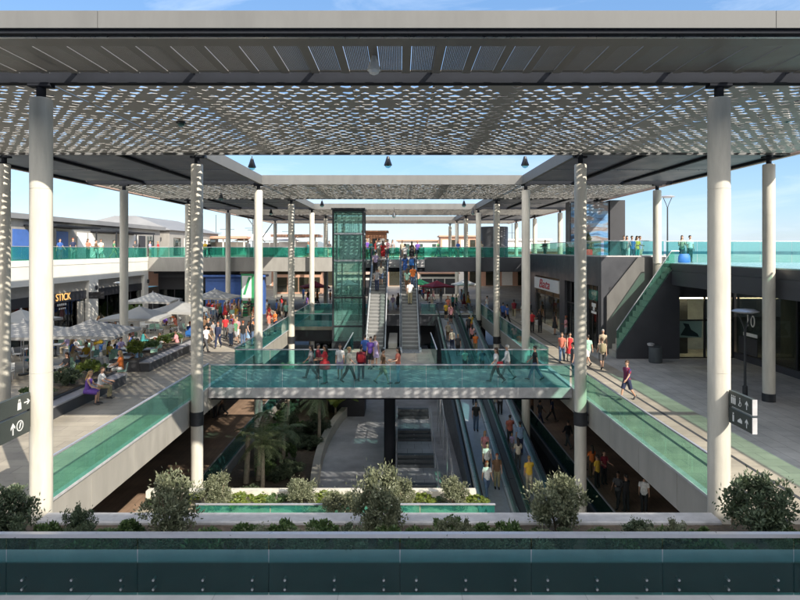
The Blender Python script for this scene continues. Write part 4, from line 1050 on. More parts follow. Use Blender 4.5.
# low block with glazed roof, facing the camera and the walkway
r = thing('glazed_corner_shop', (20, 37.2, 0), 'corner shop with large windows under a dark band beside the stair', 'shop building')
MB().box(17.22, 46, 37.5, 38.9, 5.2, 5.84).build('roof', M['dark_clad'], r)
MB().box(17.4, 20.4, 38.2, 38.5, 3.6, 3.66).build('ceiling_lamp_or_fill', M['shop_lamp_or_fill'], r)  # added glowing panel to lighten the interior, no known fitting
MB().box(17.22, 20.7, 37.2, 37.5, 3.75, 5.4).build('wall', M['dark_clad'], r)
MB().box(20.7, 21.2, 24, 37.5, 4.5, 5.4).build('wall', M['dark_clad'], r)
MB().box(16.75, 46, 24.9, 37.2, 5.41, 5.84).build('roof', M['dark_clad'], r)
MB().box(17.4, 46, 6, 24.88, 5.41, 5.84).build('roof', M['dark_clad'], r)
MB().box(16.72, 46, 24.87, 38.9, 5.842, 5.9).build('roof_glazing', mat('teal_glazing', (.30,.46,.43), .25, var=.06), r)
MB().box(16.70, 16.88, 24.9, 37.18, 4.55, 5.405).build('fascia', M['dark_clad'], r)
MB().box(16.9, 46, 24.86, 24.98, 4.75, 5.405).build('fascia', M['dark_clad'], r)
w = MB().box(17.3, 20.6, 37.24, 37.26, .05, 3.7).build('window', M['glass_clear'], r)
fr = MB()
for x in (17.25, 18.9, 20.65): fr.box(x-.05, x+.05, 37.18, 37.3, 0, 3.75)
fr.box(17.3, 20.6, 37.18, 37.3, 2.3, 2.4); fr.box(17.3, 20.6, 37.17, 37.31, 0, .06); fr.build('frame', M['dark_metal'], w)
wp = MB()
wp.box(17.35, 18.8, 37.34, 37.38, 1.25, 2.28); wp.box(18.95, 20.5, 37.34, 37.38, 1.25, 2.28); wp.build('poster', M['sign_white'], r)
wd = MB(); wd.cyl(0,0,0,1,.1); wd = MB()
wd.prism([(17.45,1.4),(17.75,1.9),(17.6,2.15),(17.95,2.1),(18.1,1.75),(18.5,1.5),(18.6,1.3)], 'y', 37.31, 37.335)
wd.build('poster_shape', M['charcoal_print'] if 'charcoal_print' in M else M['dark_clad'], r)
o_ = MB(); o_.lathe(0,0,[(.1,0),(.1,.01)],8)
text('OU', .62, M['dark_clad'], r, (19.6, 37.325, 1.78), RY_NEG, depth=.006)
MB().box(17.3, 20.6, 40.5, 40.6, 0, 3.7).build('interior', mat('shop_grey', (.5,.51,.53), .6), r)
MB().box(17.3, 20.6, 37.5, 40.5, .005, .02).build('interior_floor', M['paving_grey'], r)
for q in range(4):
    y0 = 25.6 + 2.9*q
    MB().box(20.82, 20.84, y0+.06, y0+2.84, .4, 4.4).build('window', M['glass_shop'], r)
    MB().box(20.76, 20.9, y0-.06, y0+.06, 0, 4.5).build('frame', M['dark_metal'], r)
    MB().box(23.6, 23.7, y0, y0+2.9, 0, 4.4).build('interior', M['shop_warm'] if q == 2 else mat('shop_pale', (.33,.36,.34), .6), r)
MB().box(20.7, 21.0, 25.5, 37.2, 0, .38).build('base_wall', M['dark_clad'], r)
text('10', 1.0, M['sign_white'], r, (20.78, 35.6, 2.45), RX_NEG, depth=.01)
MB().box(20.77, 20.80, 34.9, 36.3, 1.55, 1.75).build('poster', M['sign_white'], r)
MB().box(20.77, 20.80, 34.9, 36.8, .45, 1.45).build('poster', M['dark_clad'], r)

# billboard box on the upper deck
r = thing('billboard', (15, 47, ZU), 'tall dark billboard box with blue and white picture panel on the upper deck', 'billboard')
MB().box(13.3, 16.4, 47.06, 48.2, ZU, 10.5).build('case', M['dark_clad'], r)
MB().box(16.42, 17.6, 46.9, 48.4, ZU, 10.6).build('side_slab', M['shop_dark'], r)
m, nt, out = nodes('picture'); N = nt.nodes; L = nt.links
bs = N.new('ShaderNodeBsdfPrincipled'); bs.inputs['Roughness'].default_value = .4; L.new(bs.outputs[0], out.inputs[0])
g = N.new('ShaderNodeNewGeometry'); mp = N.new('ShaderNodeMapping'); mp.inputs['Rotation'].default_value = (0, .42, 0); mp.inputs['Scale'].default_value = (.35, 0, 1.1); L.new(g.outputs['Position'], mp.inputs[0])
nz = N.new('ShaderNodeTexNoise'); nz.inputs['Scale'].default_value = 1.5; nz.inputs['Detail'].default_value = 5; L.new(mp.outputs[0], nz.inputs['Vector'])
rp = N.new('ShaderNodeValToRGB'); e = rp.color_ramp.elements; e[0].position = .36; e[0].color = (.03,.06,.12,1); e[1].position = .68; e[1].color = (.30,.33,.36,1)
for p_, c_ in ((.44,(.10,.24,.45,1)), (.5,(.20,.28,.37,1)), (.56,(.16,.12,.11,1))): q = e.new(p_); q.color = c_
L.new(nz.outputs[0], rp.inputs[0]); L.new(rp.outputs[0], bs.inputs['Base Color'])
MB().box(13.4, 16.3, 47.02, 47.055, ZU+.1, 10.4).build('picture_panel', m, r)
r = thing('drum_kiosk', (8.9, 66, ZU), 'dark curved drum kiosk on the cross deck beside the dappled column', 'kiosk')
MB().lathe(10.4, 66.5, [(1.55,ZU),(1.55,9.2),(1.5,9.26)], 36).build('wall', M['dark_clad'], r, smooth=True)
MB().box(9.9, 10.9, 64.9, 65.0, ZU+.1, ZU+2.2).build('door', M['esc_dark'], r)

# ---- street lamps
def street_lamp(x, y, z, h, label):
    r = thing('street_lamp', (x, y, z), label, 'street lamp', 'disc-topped street lamps')
    MB().lathe(x, y, [(.11,z),(.11,z+.5),(.06,z+.55),(.05,z+h-.9)], 14).build('pole', M['dark_metal'], r, smooth=True)
    for s in (-1, 1): MB().tube([(x,y,z+h-.95),(x+s*.12,y,z+h-.6),(x+s*.34,y,z+h-.12)], .028, 8).build('arm', M['dark_metal'], r, smooth=True)
    MB().lathe(x, y, [(.30,z+h-.13),(.56,z+h-.06),(.58,z+h-.03),(.40,z+h+.05),(.1,z+h+.08)], 28).build('lamp_disc', M['rail_metal'], r, smooth=True)
street_lamp(21.4, 48, ZU, 5.15, 'disc-topped street lamp on the upper deck against the sky')
street_lamp(15.7, 27.3, 0, 3.95, 'disc-topped street lamp on the grey paving by the banded column')
street_lamp(-24.2, 52.0, 0, 3.9, 'disc-topped street lamp among the umbrellas in front of the dark shopfront')

# ---- litter bin
bx, by = 15.2, 35.7
r = thing('litter_bin', (bx, by, 0), 'dark cylindrical litter bin on the grey paving beside the stair wall', 'bin')
MB().lathe(bx, by, [(.34,0),(.38,.06),(.38,.92),(.33,.95)], 22).build('body', M['bin'], r, smooth=True)
MB().lathe(bx, by, [(.34,.952),(.36,1.0),(.20,1.05)], 22).build('rim', M['esc_dark'], r, smooth=True)
MB().lathe(bx-.32, by-.1, [(.16,1.02),(.2,1.08),(.2,1.16),(.1,1.19)], 16).build('ashtray', M['rail_metal'], r, smooth=True)

# ---- direction signs fixed to the two near columns
def arrow(b, cy, cz, s, ang):
    c, sn = math.cos(ang), math.sin(ang)
    P = [(-.06,-.5),(.06,-.5),(.06,.1),(.26,-.08),(.26,.10),(0,.42),(-.26,.10),(-.26,-.08),(-.06,.1)]
    return [(cy + s*(p*c - q*sn), cz + s*(p*sn + q*c)) for p, q in P]
def signboard(X, side, label, boards, y0, y1):
    r = thing('direction_sign', (X, y1, 2.9), label, 'sign', 'direction signs on the near columns')
    for k, (z0, z1, icons) in enumerate(boards):
        p = MB().box(X-.05, X+.05, y0, y1, z0, z1).build('sign_board', M['sign_board'], r)
        MB().box(X-.055, X+.055, y0-.02, y0-.002, z0, z1).build('end_cap', M['coping'], p)
        xf = X + side*.053
        for kind, y in icons:
            s = (z1-z0)*.62; zc = (z0+z1)/2; b = MB()
            a0, a1 = (xf - .002, xf + .002)
            if kind == 'up': b.prism(arrow(b, y, zc, s, 0), 'x', a0, a1)
            elif kind == 'side': b.prism(arrow(b, y, zc, s, -PI/2), 'x', a0, a1)
            elif kind == 'bag':
                b.prism([(y-.3*s,zc-.5*s),(y+.3*s,zc-.5*s),(y+.24*s,zc+.18*s),(y-.24*s,zc+.18*s)], 'x', a0, a1)
                b.prism([(y-.16*s,zc+.185*s),(y-.09*s,zc+.185*s),(y-.07*s,zc+.4*s),(y+.07*s,zc+.4*s),(y+.09*s,zc+.185*s),(y+.16*s,zc+.185*s),(y+.13*s,zc+.5*s),(y-.13*s,zc+.5*s)], 'x', a0, a1)
            elif kind == 'ball':
                pts_ = [(y + .42*s*math.cos(t), zc + .42*s*math.sin(t)) for t in [2*PI*i/20 for i in range(20)]]
                for i in range(20):
                    p0, p1 = pts_[i], pts_[(i+1) % 20]
                    q0 = (y+(p0[0]-y)*.78, zc+(p0[1]-zc)*.78); q1 = (y+(p1[0]-y)*.78, zc+(p1[1]-zc)*.78)
                    b.prism([p0,p1,q1,q0], 'x', a0, a1)
                b.prism([(y-.12*s,zc-.2*s),(y+.02*s,zc-.2*s),(y+.18*s,zc+.24*s),(y+.04*s,zc+.24*s)], 'x', a0, a1)
            elif kind == 'people':
                for q in (-.32, 0, .32):
                    b.prism([(y+(q-.10)*s,zc-.5*s),(y+(q+.10)*s,zc-.5*s),(y+(q+.12)*s,zc+.2*s),(y+(q-.12)*s,zc+.2*s)], 'x', a0, a1)
                    b.prism([(y+(q+.09*math.cos(t))*s, zc+(.34+.09*math.sin(t))*s) for t in [2*PI*i/10 for i in range(10)]], 'x', a0, a1)
            elif kind == 'wheelchair':
                b.prism([(y-.06*s,zc+.2*s),(y+.06*s,zc+.2*s),(y+.06*s,zc-.02*s),(y+.3*s,zc-.42*s),(y+.2*s,zc-.46*s),(y,zc-.12*s),(y-.06*s,zc-.12*s)], 'x', a0, a1)
                b.prism([(y+.09*math.cos(t)*s, zc+(.36+.09*math.sin(t))*s) for t in [2*PI*i/10 for i in range(10)]], 'x', a0, a1)
                for i in range(9):
                    t0 = PI*.62+i*PI*1.2/9; t1 = t0+PI*1.2/9; c_ = (y-.02*s, zc-.22*s)
                    b.prism([(c_[0]+.26*s*math.cos(t0),c_[1]+.26*s*math.sin(t0)),(c_[0]+.26*s*math.cos(t1),c_[1]+.26*s*math.sin(t1)),(c_[0]+.2*s*math.cos(t1),c_[1]+.2*s*math.sin(t1)),(c_[0]+.2*s*math.cos(t0),c_[1]+.2*s*math.sin(t0))], 'x', a0, a1)
            elif kind == 'person':
                b.prism([(y-.13*s,zc-.5*s),(y+.13*s,zc-.5*s),(y+.15*s,zc+.2*s),(y-.15*s,zc+.2*s)], 'x', a0, a1)
                b.prism([(y+.11*math.cos(t)*s, zc+(.36+.11*math.sin(t))*s) for t in [2*PI*i/10 for i in range(10)]], 'x', a0, a1)
            elif kind == 'wedge':
                b.prism([(y-.4*s,zc-.3*s),(y+.4*s,zc-.3*s),(y+.4*s,zc-.12*s),(y-.1*s,zc+.2*s),(y-.4*s,zc+.0*s)], 'x', a0, a1)
            b.build('icon', M['sign_white'], p)
    MB().box(X-.03, X+.03, y1, y1+.12, boards[-1][0]+.1, boards[0][1]-.1).build('bracket', M['dark_metal'], r)
signboard(-9.16, 1, 'dark direction sign with arrow and bag symbol on the column by the café terrace', [(2.80,3.20,(('side',14.66),('bag',14.36))), (2.24,2.74,(('up',14.12),('ball',14.38)))], 12.9, 14.78)
signboard(8.14, -1, 'dark direction sign with people and arrow symbols on the column by the walkway', [(2.90,3.26,(('people',14.56),('wheelchair',14.28),('up',14.0))), (2.47,2.84,(('person',14.56),('wedge',14.28),('up',14.0)))], 13.78, 14.76)
# ------------------------------------------------------------------ café terrace
def umbrella(x, y, h, w, label, rz=0.):
    r = thing('parasol', (x, y, 0), label, 'parasol', 'square parasols of the café terrace')
    c = math.cos(rz); s = math.sin(rz)
    def P(u, v, z): return (x + u*c - v*s, y + u*s + v*c, z)
    hw = w/2; b = MB(); n = 6
    ring = []
    for t in (1.0, .66, .33):
        row = []
        for (ax, ay, bx_, by_) in ((-1,-1,1,-1), (1,-1,1,1), (1,1,-1,1), (-1,1,-1,-1)):
            for q in range(n):
                f = q/n; u = (ax + (bx_-ax)*f)*hw*t; v = (ay + (by_-ay)*f)*hw*t
                sag = .06*math.sin(PI*f)*t
                row.append(P(u, v, h - .70*t + sag - .09*math.sin(PI*t)))
        ring.append(row)
    m_ = 4*n; vs = ring[0] + ring[1] + ring[2] + [(x, y, h)] + [(p[0], p[1], p[2]-.16) for p in ring[0]]
    fs = []
    for k in range(2):
        for i in range(m_): fs.append((k*m_+i, k*m_+(i+1) % m_, (k+1)*m_+(i+1) % m_, (k+1)*m_+i))
    for i in range(m_): fs.append((2*m_+i, 2*m_+(i+1) % m_, 3*m_))
    for i in range(m_): fs.append((3*m_+1+i, 3*m_+1+(i+1) % m_, (i+1) % m_, i))
    b.add(vs, fs); o = b.build('canopy', M['canvas'], r)
    MB().lathe(x, y, [(.26,0),(.26,.08),(.04,.1)], 16).build('base', M['dark_metal'], r)
    MB().cyl(x, y, .1, h-.02, .028, 10).build('pole', M['rail_metal'], r)
    for (u, v) in ((-1,-1),(1,-1),(1,1),(-1,1)):
        MB().tube([P(0,0,h-.5), P(u*hw*.5,v*hw*.5,h-.56)], .014, 5).build('rib', M['rail_metal'], r)
    MB().cyl(x, y, h-.02, h+.08, .05, 10).build('finial', M['rail_metal'], r)
UM = [(-16.8,32.6,2.95,4.0,'pale parasol nearest the purple-dressed sitter, dappled with sun',.05), (-20.2,32.2,2.95,4.0,'pale parasol half hidden behind the near terrace column',.03),
      (-17.9,41.2,2.85,3.9,'grey shaded parasol beside the second planter bench',.08), (-16.2,44.0,3.0,3.9,'grey shaded parasol nearest the dappled column',-.05),
      (-20.6,50.0,3.2,3.8,'pale parasol in front of the dark shopfront and lamp',.1), (-16.2,52.5,3.3,3.6,'pale striped-looking parasol in front of the blue shop',.0),
      (-24.0,38.0,2.95,3.4,'pale parasol close to the white wall at the picture edge',.0)]
for u in UM: umbrella(u[0], u[1], u[2], u[3], u[4], u[5])
def coloured(u, m):
    n0 = len(bpy.data.objects); umbrella(u[0], u[1], u[2], u[3], u[4], u[5])
    for o in bpy.data.objects:
        if o.name.startswith('canopy') and o.parent and o.parent.get('label') == u[4]: o.data.materials[0] = m
coloured((-10.5,74,2.9,3.2,'red parasol on the far plaza left of the lift',.3), M['red_fabric'])
coloured((4.6,75,2.9,3.2,'red parasol on the far plaza behind the travelators',.5), M['red_fabric'])
coloured((2.6,80,2.9,3.0,'green parasol on the far plaza between the escalators and travelators',.2), M['green_panel'])
coloured((-6.8,78,2.9,3.0,'white parasol on the far plaza behind the lift',.2), M['far_white'])
coloured((8.6,79,2.9,3.0,'white parasol on the far plaza beside the walkway columns',.2), M['far_white'])

def chair_proto(m, label):
    r = thing('cafe_chair', (0,0,0), label, 'chair', 'café terrace chairs')
    b = MB(); b.prism([(-.21,.43),(.21,.43),(.21,.46),(-.21,.455)], 'x', -.21, .21); b.build('seat', m, r)
    b = MB(); b.prism([(-.22,.52),(-.19,.52),(-.25,.84),(-.28,.84)], 'x', -.20, .20); b.build('backrest', m, r)
    for sx in (-1,1):
        for sy in (-1,1):
            MB().tube([(.18*sx,.18*sy,.43),(.22*sx,.23*sy,0)], .013, 6).build('leg', M['rail_metal'], r)
        MB().tube([(.19*sx,-.19,.44),(.20*sx,-.26,.84)], .013, 6).build('back_post', M['rail_metal'], r)
    return r
def table_proto(label):
    r = thing('cafe_table', (0,0,0), label, 'table', 'café terrace tables')
    MB().box(-.38,.38,-.38,.38,.71,.74).build('tabletop', M['white_paint'], r)
    MB().cyl(0,0,.03,.71,.03,10).build('pedestal', M['dark_metal'], r)
    MB().box(-.25,.25,-.25,.25,0,.03).build('base', M['dark_metal'], r)
    return r
CH = {'mint': chair_proto(CL['mint'], 'x'), 'blue': chair_proto(M['blue_fabric'], 'x'), 'white': chair_proto(M['white_paint'], 'x')}
TB = table_proto('x')
used = {'mint': 0, 'blue': 0, 'white': 0, 't': 0}
def put(kind, x, y, rz, label):
    p = TB if kind == 't' else CH[kind]
    if used[kind] == 0: p.location = (x, y, 0); p.rotation_euler = (0,0,rz); p['label'] = label; o = p
    else: o = copy_tree(p, (x, y, 0), rz, None, label)
    used[kind] += 1
TS = [(-15.1,30.9,'mint','blue'), (-15.4,33.4,'mint','white'), (-17.6,30.6,'mint','mint'), (-18.0,33.8,'white','mint'), (-19.9,30.2,'white','white'), (-20.6,33.6,'blue','mint'),
      (-16.6,36.6,'blue','white'), (-19.4,37.0,'mint','blue'), (-22.4,36.4,'white','mint'), (-16.9,41.0,'white','white'), (-19.2,41.8,'mint','mint'), (-15.4,44.6,'blue','blue'), (-17.6,45.2,'white','mint'), (-20.4,48.4,'mint','white'), (-22.6,44.0,'blue','mint')]
PL = ['nearest the first planter bench','just behind the first planter bench','in front of the nearest parasol pole','behind the nearest parasol pole','at the terrace end behind the column','under the parasol behind the near column',
      'between the two planter benches','midway toward the white wall','close to the STICK shopfront','beside the second planter bench','under the shaded parasol pair','next to the dappled terrace column','under the grey parasol near the column','under the parasol by the dark shopfront','along the white wall pier']
SITG = []
for k, (x, y, a, c) in enumerate(TS):
    put('t', x, y, .1*k, f'small white café table {PL[k]}')
    for j, (kind, ang) in enumerate(((a, .3+.4*k), (c, .3+.4*k+PI))):
        cx = x + .72*math.cos(ang); cy = y + .72*math.sin(ang); rz = ang + PI/2
        put(kind, cx, cy, rz, f'{ {"mint":"mint green","blue":"bright blue","white":"white"}[kind]} café chair {"beyond" if math.sin(ang)>0 else "in front of"} the table {PL[k]}')
        SITG.append((cx, cy, ang, k, j))

rgx = random.Random(99)
XT = [(-15.2,36.2),(-17.9,38.2),(-20.6,39.8),(-22.8,33.2),(-21.8,38.0),(-18.7,35.6),(-23.6,40.6),(-21.2,44.6),(-15.3,39.2),(-18.9,48.6),(-16.6,48.6),(-23.4,47.6),(-16.4,34.9),(-22.2,31.0)]
for k, (x, y) in enumerate(XT):
    o = copy_tree(TB, (x, y, 0), rgx.uniform(0,1.5), None, 'small white café table in the packed rows under the parasols')
    a0 = rgx.uniform(0, 6.28)
    for j in range(3):
        ang = a0 + 2.09*j; cx = x + .74*math.cos(ang); cy = y + .74*math.sin(ang); kind = rgx.choice(['mint','mint','blue','white'])
        put(kind, cx, cy, ang + PI/2, {'mint':'mint green','blue':'bright blue','white':'white'}[kind] + ' café chair in the packed rows under the parasols')
        if j < 2 or k % 2: SITG.append((cx, cy, ang, -1, j))
# planter benches
def bench(x, y0, y1, label, w=2.2):
    r = thing('planter_bench', (x, y0, 0), label, 'planter bench')
    MB().box(x-.5, x, y0, y1, 0, .46).build('seat_wall', M['planter_side'], r)
    MB().box(x-.54, x+.03, y0-.03, y1+.03, .463, .53).build('seat_top', M['planter_top'], r)
    MB().box(x-w, x-.52, y0, y1, 0, .62).build('planter_box', M['planter_side'], r)
    MB().box(x-w+.1, x-.62, y0+.1, y1-.1, .622, .65).build('soil', M['soil'], r)
bench(-13.7, 22.6, 30.0, 'dark planter bench where the purple-dressed person sits')
bench(-13.8, 33.0, 41.5, 'second dark planter bench farther along the café terrace')

# ------------------------------------------------------------------ plants
def leaf_mesh(name, n, m, leaf=.06, shape='ball', seed=1, clump=26, elong=2.2, fill=.55, rr=(.20,.36)):
    rg = random.Random(seed); b = MB()
    cl = []
    for i in range(clump):
        while True:
            p = Vector((rg.uniform(-1,1), rg.uniform(-1,1), rg.uniform(-1,1)))
            if .2 < p.length < 1: break
        p = p.normalized()*rg.uniform(fill, .92)
        if shape == 'low': p.z = abs(p.z)*.8 - .3
        cl.append((p, rg.uniform(*rr)))
    for i in range(n):
        c, rd = cl[i % clump]
        d = Vector((rg.gauss(0,1), rg.gauss(0,1), rg.gauss(0,1))).normalized()
        p = c + d*rd*rg.uniform(.55,1.0)
        if rg.random() < .13: p = p*rg.uniform(1.04,1.28)
        ax = (d + Vector((rg.uniform(-.8,.8), rg.uniform(-.8,.8), rg.uniform(-.2,1.0)))).normalized()
        sd = ax.cross(Vector((rg.gauss(0,1), rg.gauss(0,1), rg.gauss(0,1)))).normalized(); l = leaf*rg.uniform(.7,1.3)*elong/2; w = leaf*rg.uniform(.7,1.2)/2
        b.add([p - ax*l, p + sd*w, p + ax*l, p - sd*w], [(0,1,2,3)])
    return b.mesh(name, m, fix=False)
LM = {('grey',k): leaf_mesh('bush_leaves', 6500, M['leaf_grey'], .058, seed=k+3, clump=60, rr=(.16,.30), fill=.35) for k in range(3)}
LM.update({('dark',k): leaf_mesh('bush_leaves', 6500, M['leaf_dark'], .06, seed=k+13, clump=60, rr=(.16,.30), fill=.35) for k in range(2)})
LM.update({('green',k): leaf_mesh('shrub_leaves', 1500, M['leaf_green'], .12, seed=k+23, clump=16, shape='low') for k in range(3)})
LM.update({('lime',k): leaf_mesh('shrub_leaves', 700, M['leaf_lime'], .16, seed=k+33, clump=14, shape='low') for k in range(2)})
NB = [0]
def bush(kind, x, y, z, w, h, label, group, stem=True, name='bush', lift=0.):
    NB[0] += 1; rg = random.Random(NB[0]*7)
    r = thing(name, (x, y, z), label, 'bush', group)
    ks = [k for k in LM if k[0] == kind]; o = bpy.data.objects.new('foliage', LM[ks[NB[0] % len(ks)]]); COL.objects.link(o); o.parent = r
    o.location = (0, 0, h*.5 + lift); o.scale = (w/2, w/2*.95, h/2); o.rotation_euler = (0, 0, rg.uniform(0, 6.3))
    if stem:
        for q in range(3):
            a = rg.uniform(0, 6.3); MB().tube([(x+.02*math.cos(a),y+.02*math.sin(a),z-.05),(x+w*.12*math.cos(a),y+w*.12*math.sin(a),z+h*.35+lift),(x+w*.25*math.cos(a),y+w*.25*math.sin(a),z+h*.7+lift)], [.03,.022,.01], 6).build('stem', M['bark'], r)
    return r
def bpx(kind, px, py_top, w_px, Y, z, label, group, **k):
    s = 600/Y; h = EZ - (py_top-250)/s - z
    bush(kind, (px-400)/s, Y, z, w_px/s, h, label, group, **k)
G1 = 'rounded bushes in the long near planter'
bpx('dark', 8, 481, 60, 13.4, .1, 'rounded grey-green bush at the planter end by the signed terrace column', G1)
bpx('grey', 171, 470, 56, 13.4, .1, 'rounded bush between the terrace column and the tray planter, sunlit on top', G1)
bpx('grey', 379, 465, 54, 13.6, .1, 'tall uneven bush in front of the terraced steps', G1)
bpx('grey', 559, 471, 62, 13.5, .1, 'wide rounded bush in front of the travelator feet', G1)
bpx('dark', 756, 468, 68, 13.4, .1, 'dense dark bush beside the signed walkway column', G1)
G2 = 'low shrubs in the long near planter'
for k, (px, py, w, kd) in enumerate(((45,512,32,'green'), (80,503,34,'dark'), (125,513,36,'green'), (104,528,40,'green'), (205,524,34,'green'), (245,516,34,'green'), (282,512,36,'green'), (322,514,34,'green'), (352,522,30,'dark'), (418,521,34,'green'), (448,508,34,'green'), (480,518,30,'green'), (508,510,34,'green'), (535,524,30,'green'), (600,522,30,'green'), (638,518,34,'dark'), (672,520,34,'green'), (705,521,30,'green'), (790,520,30,'green'))):
    WH = ['beside the end bush','below the terrace column','before the terrace railing','hugging the glass before the terrace railing','just past the first sunlit bush','opposite the start of the tray glass','under the tray planter glass','in front of the small standard trees','hard against the tall uneven bush','just past the tall uneven bush','below the sunlit tray bush near the travelator','before the end of the tray glass','in front of the travelator belt','touching the wide rounded bush','just past the wide rounded bush','before the lower gallery people','below the walkway panels','before the walkway column','past the dense dark bush']
    bpx(kd, px, py, w, 13.0 + .12*(k % 4), .12, f'low leafy shrub in the near planter {WH[k]}', G2, stem=False, name='shrub')
rq = random.Random(51)
for k in range(26):
    x = -8.4 + 16.6*(k+.5)/26 + rq.uniform(-.2,.2); y = rq.uniform(12.5, 13.0)
    bush(rq.choice(['green','dark','green','grey']), x, y, .12, rq.uniform(.5,.95), rq.uniform(.45,.85), 'straggly ground-cover plant behind the near glass balustrade', 'ground-cover plants in the near planter', stem=False, name='shrub')
G3 = 'sunlit bushes in the tray planter'
for k, (px, py, w) in enumerate(((217,473,34), (300,477,38), (455,474,34), (402,478,30))):
    bpx('grey', px, py, w, 16.9, -.62, ['rounded sunlit bush at the tray end by the second terrace column', 'rounded sunlit bush in the middle of the tray planter', 'sunlit bush at the tray end by the travelator', 'sunlit bush behind the tall uneven bush'][k], G3)
for k, (px, py, w, kd) in enumerate(((190,494,30,'lime'), (240,492,30,'lime'), (262,495,28,'lime'), (277,492,26,'green'), (325,490,30,'lime'), (345,494,30,'green'), (425,492,28,'lime'), (440,497,24,'green'), (478,494,26,'lime'), (160,497,26,'green'))):
    bpx(kd, px, py, w, 17.2, -.62, 'low bright shrub in the tray planter ' + ['below its end bush','past its end bush','halfway to the middle bush','touching the middle bush','past the middle bush','behind the small standard trees','before the steps','before the travelator bush','last before the travelator','by the terrace deck edge'][k], 'low bright shrubs in the tray planter', stem=False, name='shrub')
for k, (px, py) in enumerate(((334,494), (351,496))):
    s = 600/15.55; x = (px-400)/s
    r = thing('standard_tree', (x, 15.5, -.6), ['small standard tree with orange stem by the tray glass', 'second small standard tree with orange stem, nearer the tall bush'][k], 'tree')
    MB().tube([(x,15.5,-.62),(x,15.5,.05)], .03, 8).build('trunk', M['wood'], r)
    o = bpy.data.objects.new('crown', LM[('grey',k)]); COL.objects.link(o); o.parent = r; o.location = (0,0,.80); o.scale = (.36,.34,.28)
# planter bench plants
for k, (x, y, w, h, kd) in enumerate(((-14.9,24.5,1.3,.8,'green'), (-14.9,26.8,1.3,.9,'dark'), (-14.8,28.6,1.2,1.0,'lime'), (-15.0,29.6,1.1,.8,'green'), (-15.0,33.8,1.3,1.2,'lime'), (-15.0,35.8,1.3,.9,'green'), (-15.0,37.8,1.3,.8,'lime'), (-15.0,39.8,1.3,.8,'green'))):
    bush(kd, x, y, .62, w, h, 'leafy plant in the ' + ['first planter bench, nearest its hidden end','first planter bench, behind the purple dress','first planter bench, behind the second sitter','first planter bench, at its corner','second planter bench, at its front corner','second planter bench, next to its corner plant','second planter bench, past its middle','second planter bench, at its far end'][k], 'plants in the planter benches', stem=False, name='shrub')
for k, (x, y, h) in enumerate(((-24.9,54.5,2.6), (-24.9,57,2.4), (14.6,46.6,2.4), (13.9,46.3,1.9))):
    bush('green' if k < 2 else 'dark', x, y, 0 if k < 2 else ZU, 1.1 if k < 2 else .8, h, ['tall green plant against the second dark shopfront','tall green plant farther along the second dark shopfront','dark conifer shrub in front of the billboard middle','smaller conifer shrub at the billboard edge'][k], 'tall potted shrubs', name='shrub')
MB0 = MB().lathe(14.0, 45.4, [(.5,ZU),(.55,ZU+.1),(.55,ZU+.8),(.5,ZU+.9)], 14).build('red_pouffe', M['red_fabric'], origin=(14.0,45.4,ZU), smooth=True)
tag(MB0, 'bright red round seat below the billboard on the upper deck', 'pouffe')

# palms and big leaved plants of the sunken court
def frond(b, p, az, el, L, w, droop, nseg=7):
    d = Vector((math.cos(az)*math.cos(el), math.sin(az)*math.cos(el), math.sin(el))); pts = [Vector(p)]
    for i in range(nseg):
        d = (d + Vector((0,0,-droop))).normalized(); pts.append(pts[-1] + d*L/nseg)
    for i in range(1, nseg+1):
        t = (pts[i]-pts[i-1]).normalized(); s = t.cross(Vector((0,0,1)))
        if s.length < .05: s = Vector((1,0,0))
        s.normalize()
        for q in range(3):
            o = pts[i-1].lerp(pts[i], q/3)
            for sg in (-1,1):
                ll = w*(1.15 - .6*abs(i/nseg-.4))
                tip = o + s*sg*ll + t*ll*.55 + Vector((0,0,-ll*.35))
                b.add([o, o + t*.05, tip], [(0,1,2)])
        b.add([pts[i-1]-s*.015, pts[i-1]+s*.015, pts[i]+s*.012, pts[i]-s*.012], [(0,1,2,3)])
def palm(x, y, z, h, n, L, label, seed, dead=0):
    rg = random.Random(seed); r = thing('palm_tree', (x,y,z), label, 'palm tree', 'palms in the sunken court')
    MB().tube([(x,y,z-.1),(x+.03,y,z+h*.5),(x,y+.02,z+h)], [.13,.10,.11], 12).build('trunk', M['bark_pale'], r, smooth=True)
    f = MB()
    for k in range(n): frond(f, (x,y,z+h), 2*PI*k/n*2.4 + rg.uniform(-.2,.2), rg.uniform(-.1,1.2), L*rg.uniform(.8,1.1), .34, rg.uniform(.12,.24))
    f.build('crown', M['leaf_palm'], r, fix=False)
palm(-7.25, 31.6, ZC+.3, 2.9, 26, 1.5, 'young palm with pale fronds behind the tray planter', 3)
palm(-5.4, 40.0, ZC+.3, 3.2, 20, 1.6, 'shaded palm beside the curved wall of the court', 5)
palm(-8.3, 44.5, ZC+.3, 3.8, 20, 1.7, 'taller palm near the lower gallery railing', 8)
palm(-7.0, 36.0, ZC+.3, 2.2, 18, 1.4, 'short dark palm between the two pale trunks', 9)
for k, (x, y, h) in enumerate(((-8.6,33.5,3.2), (-8.0,33.9,2.9), (-8.7,36.4,3.4))):
    r = thing('bare_trunk', (x,y,ZC+.3), ['thick pale trunk standing by the lower gallery kerb', 'second thick pale trunk beside the young palm', 'leaning pale trunk deeper in the planted bed'][k], 'tree trunk')
    MB().tube([(x,y,ZC+.2),(x+.1,y,ZC+h*.6),(x+(.5 if k == 2 else .12),y,ZC+h)], [.17,.14,.12], 12).build('trunk', M['bark_pale'], r, smooth=True)
    f = MB()
    for q in range(10): frond(f, (x+(.5 if k == 2 else .12),y,ZC+h), q*.63, random.uniform(.3,1.1), .8, .22, .2)
    f.build('crown', M['leaf_palm'], r, fix=False)
rg = random.Random(77)
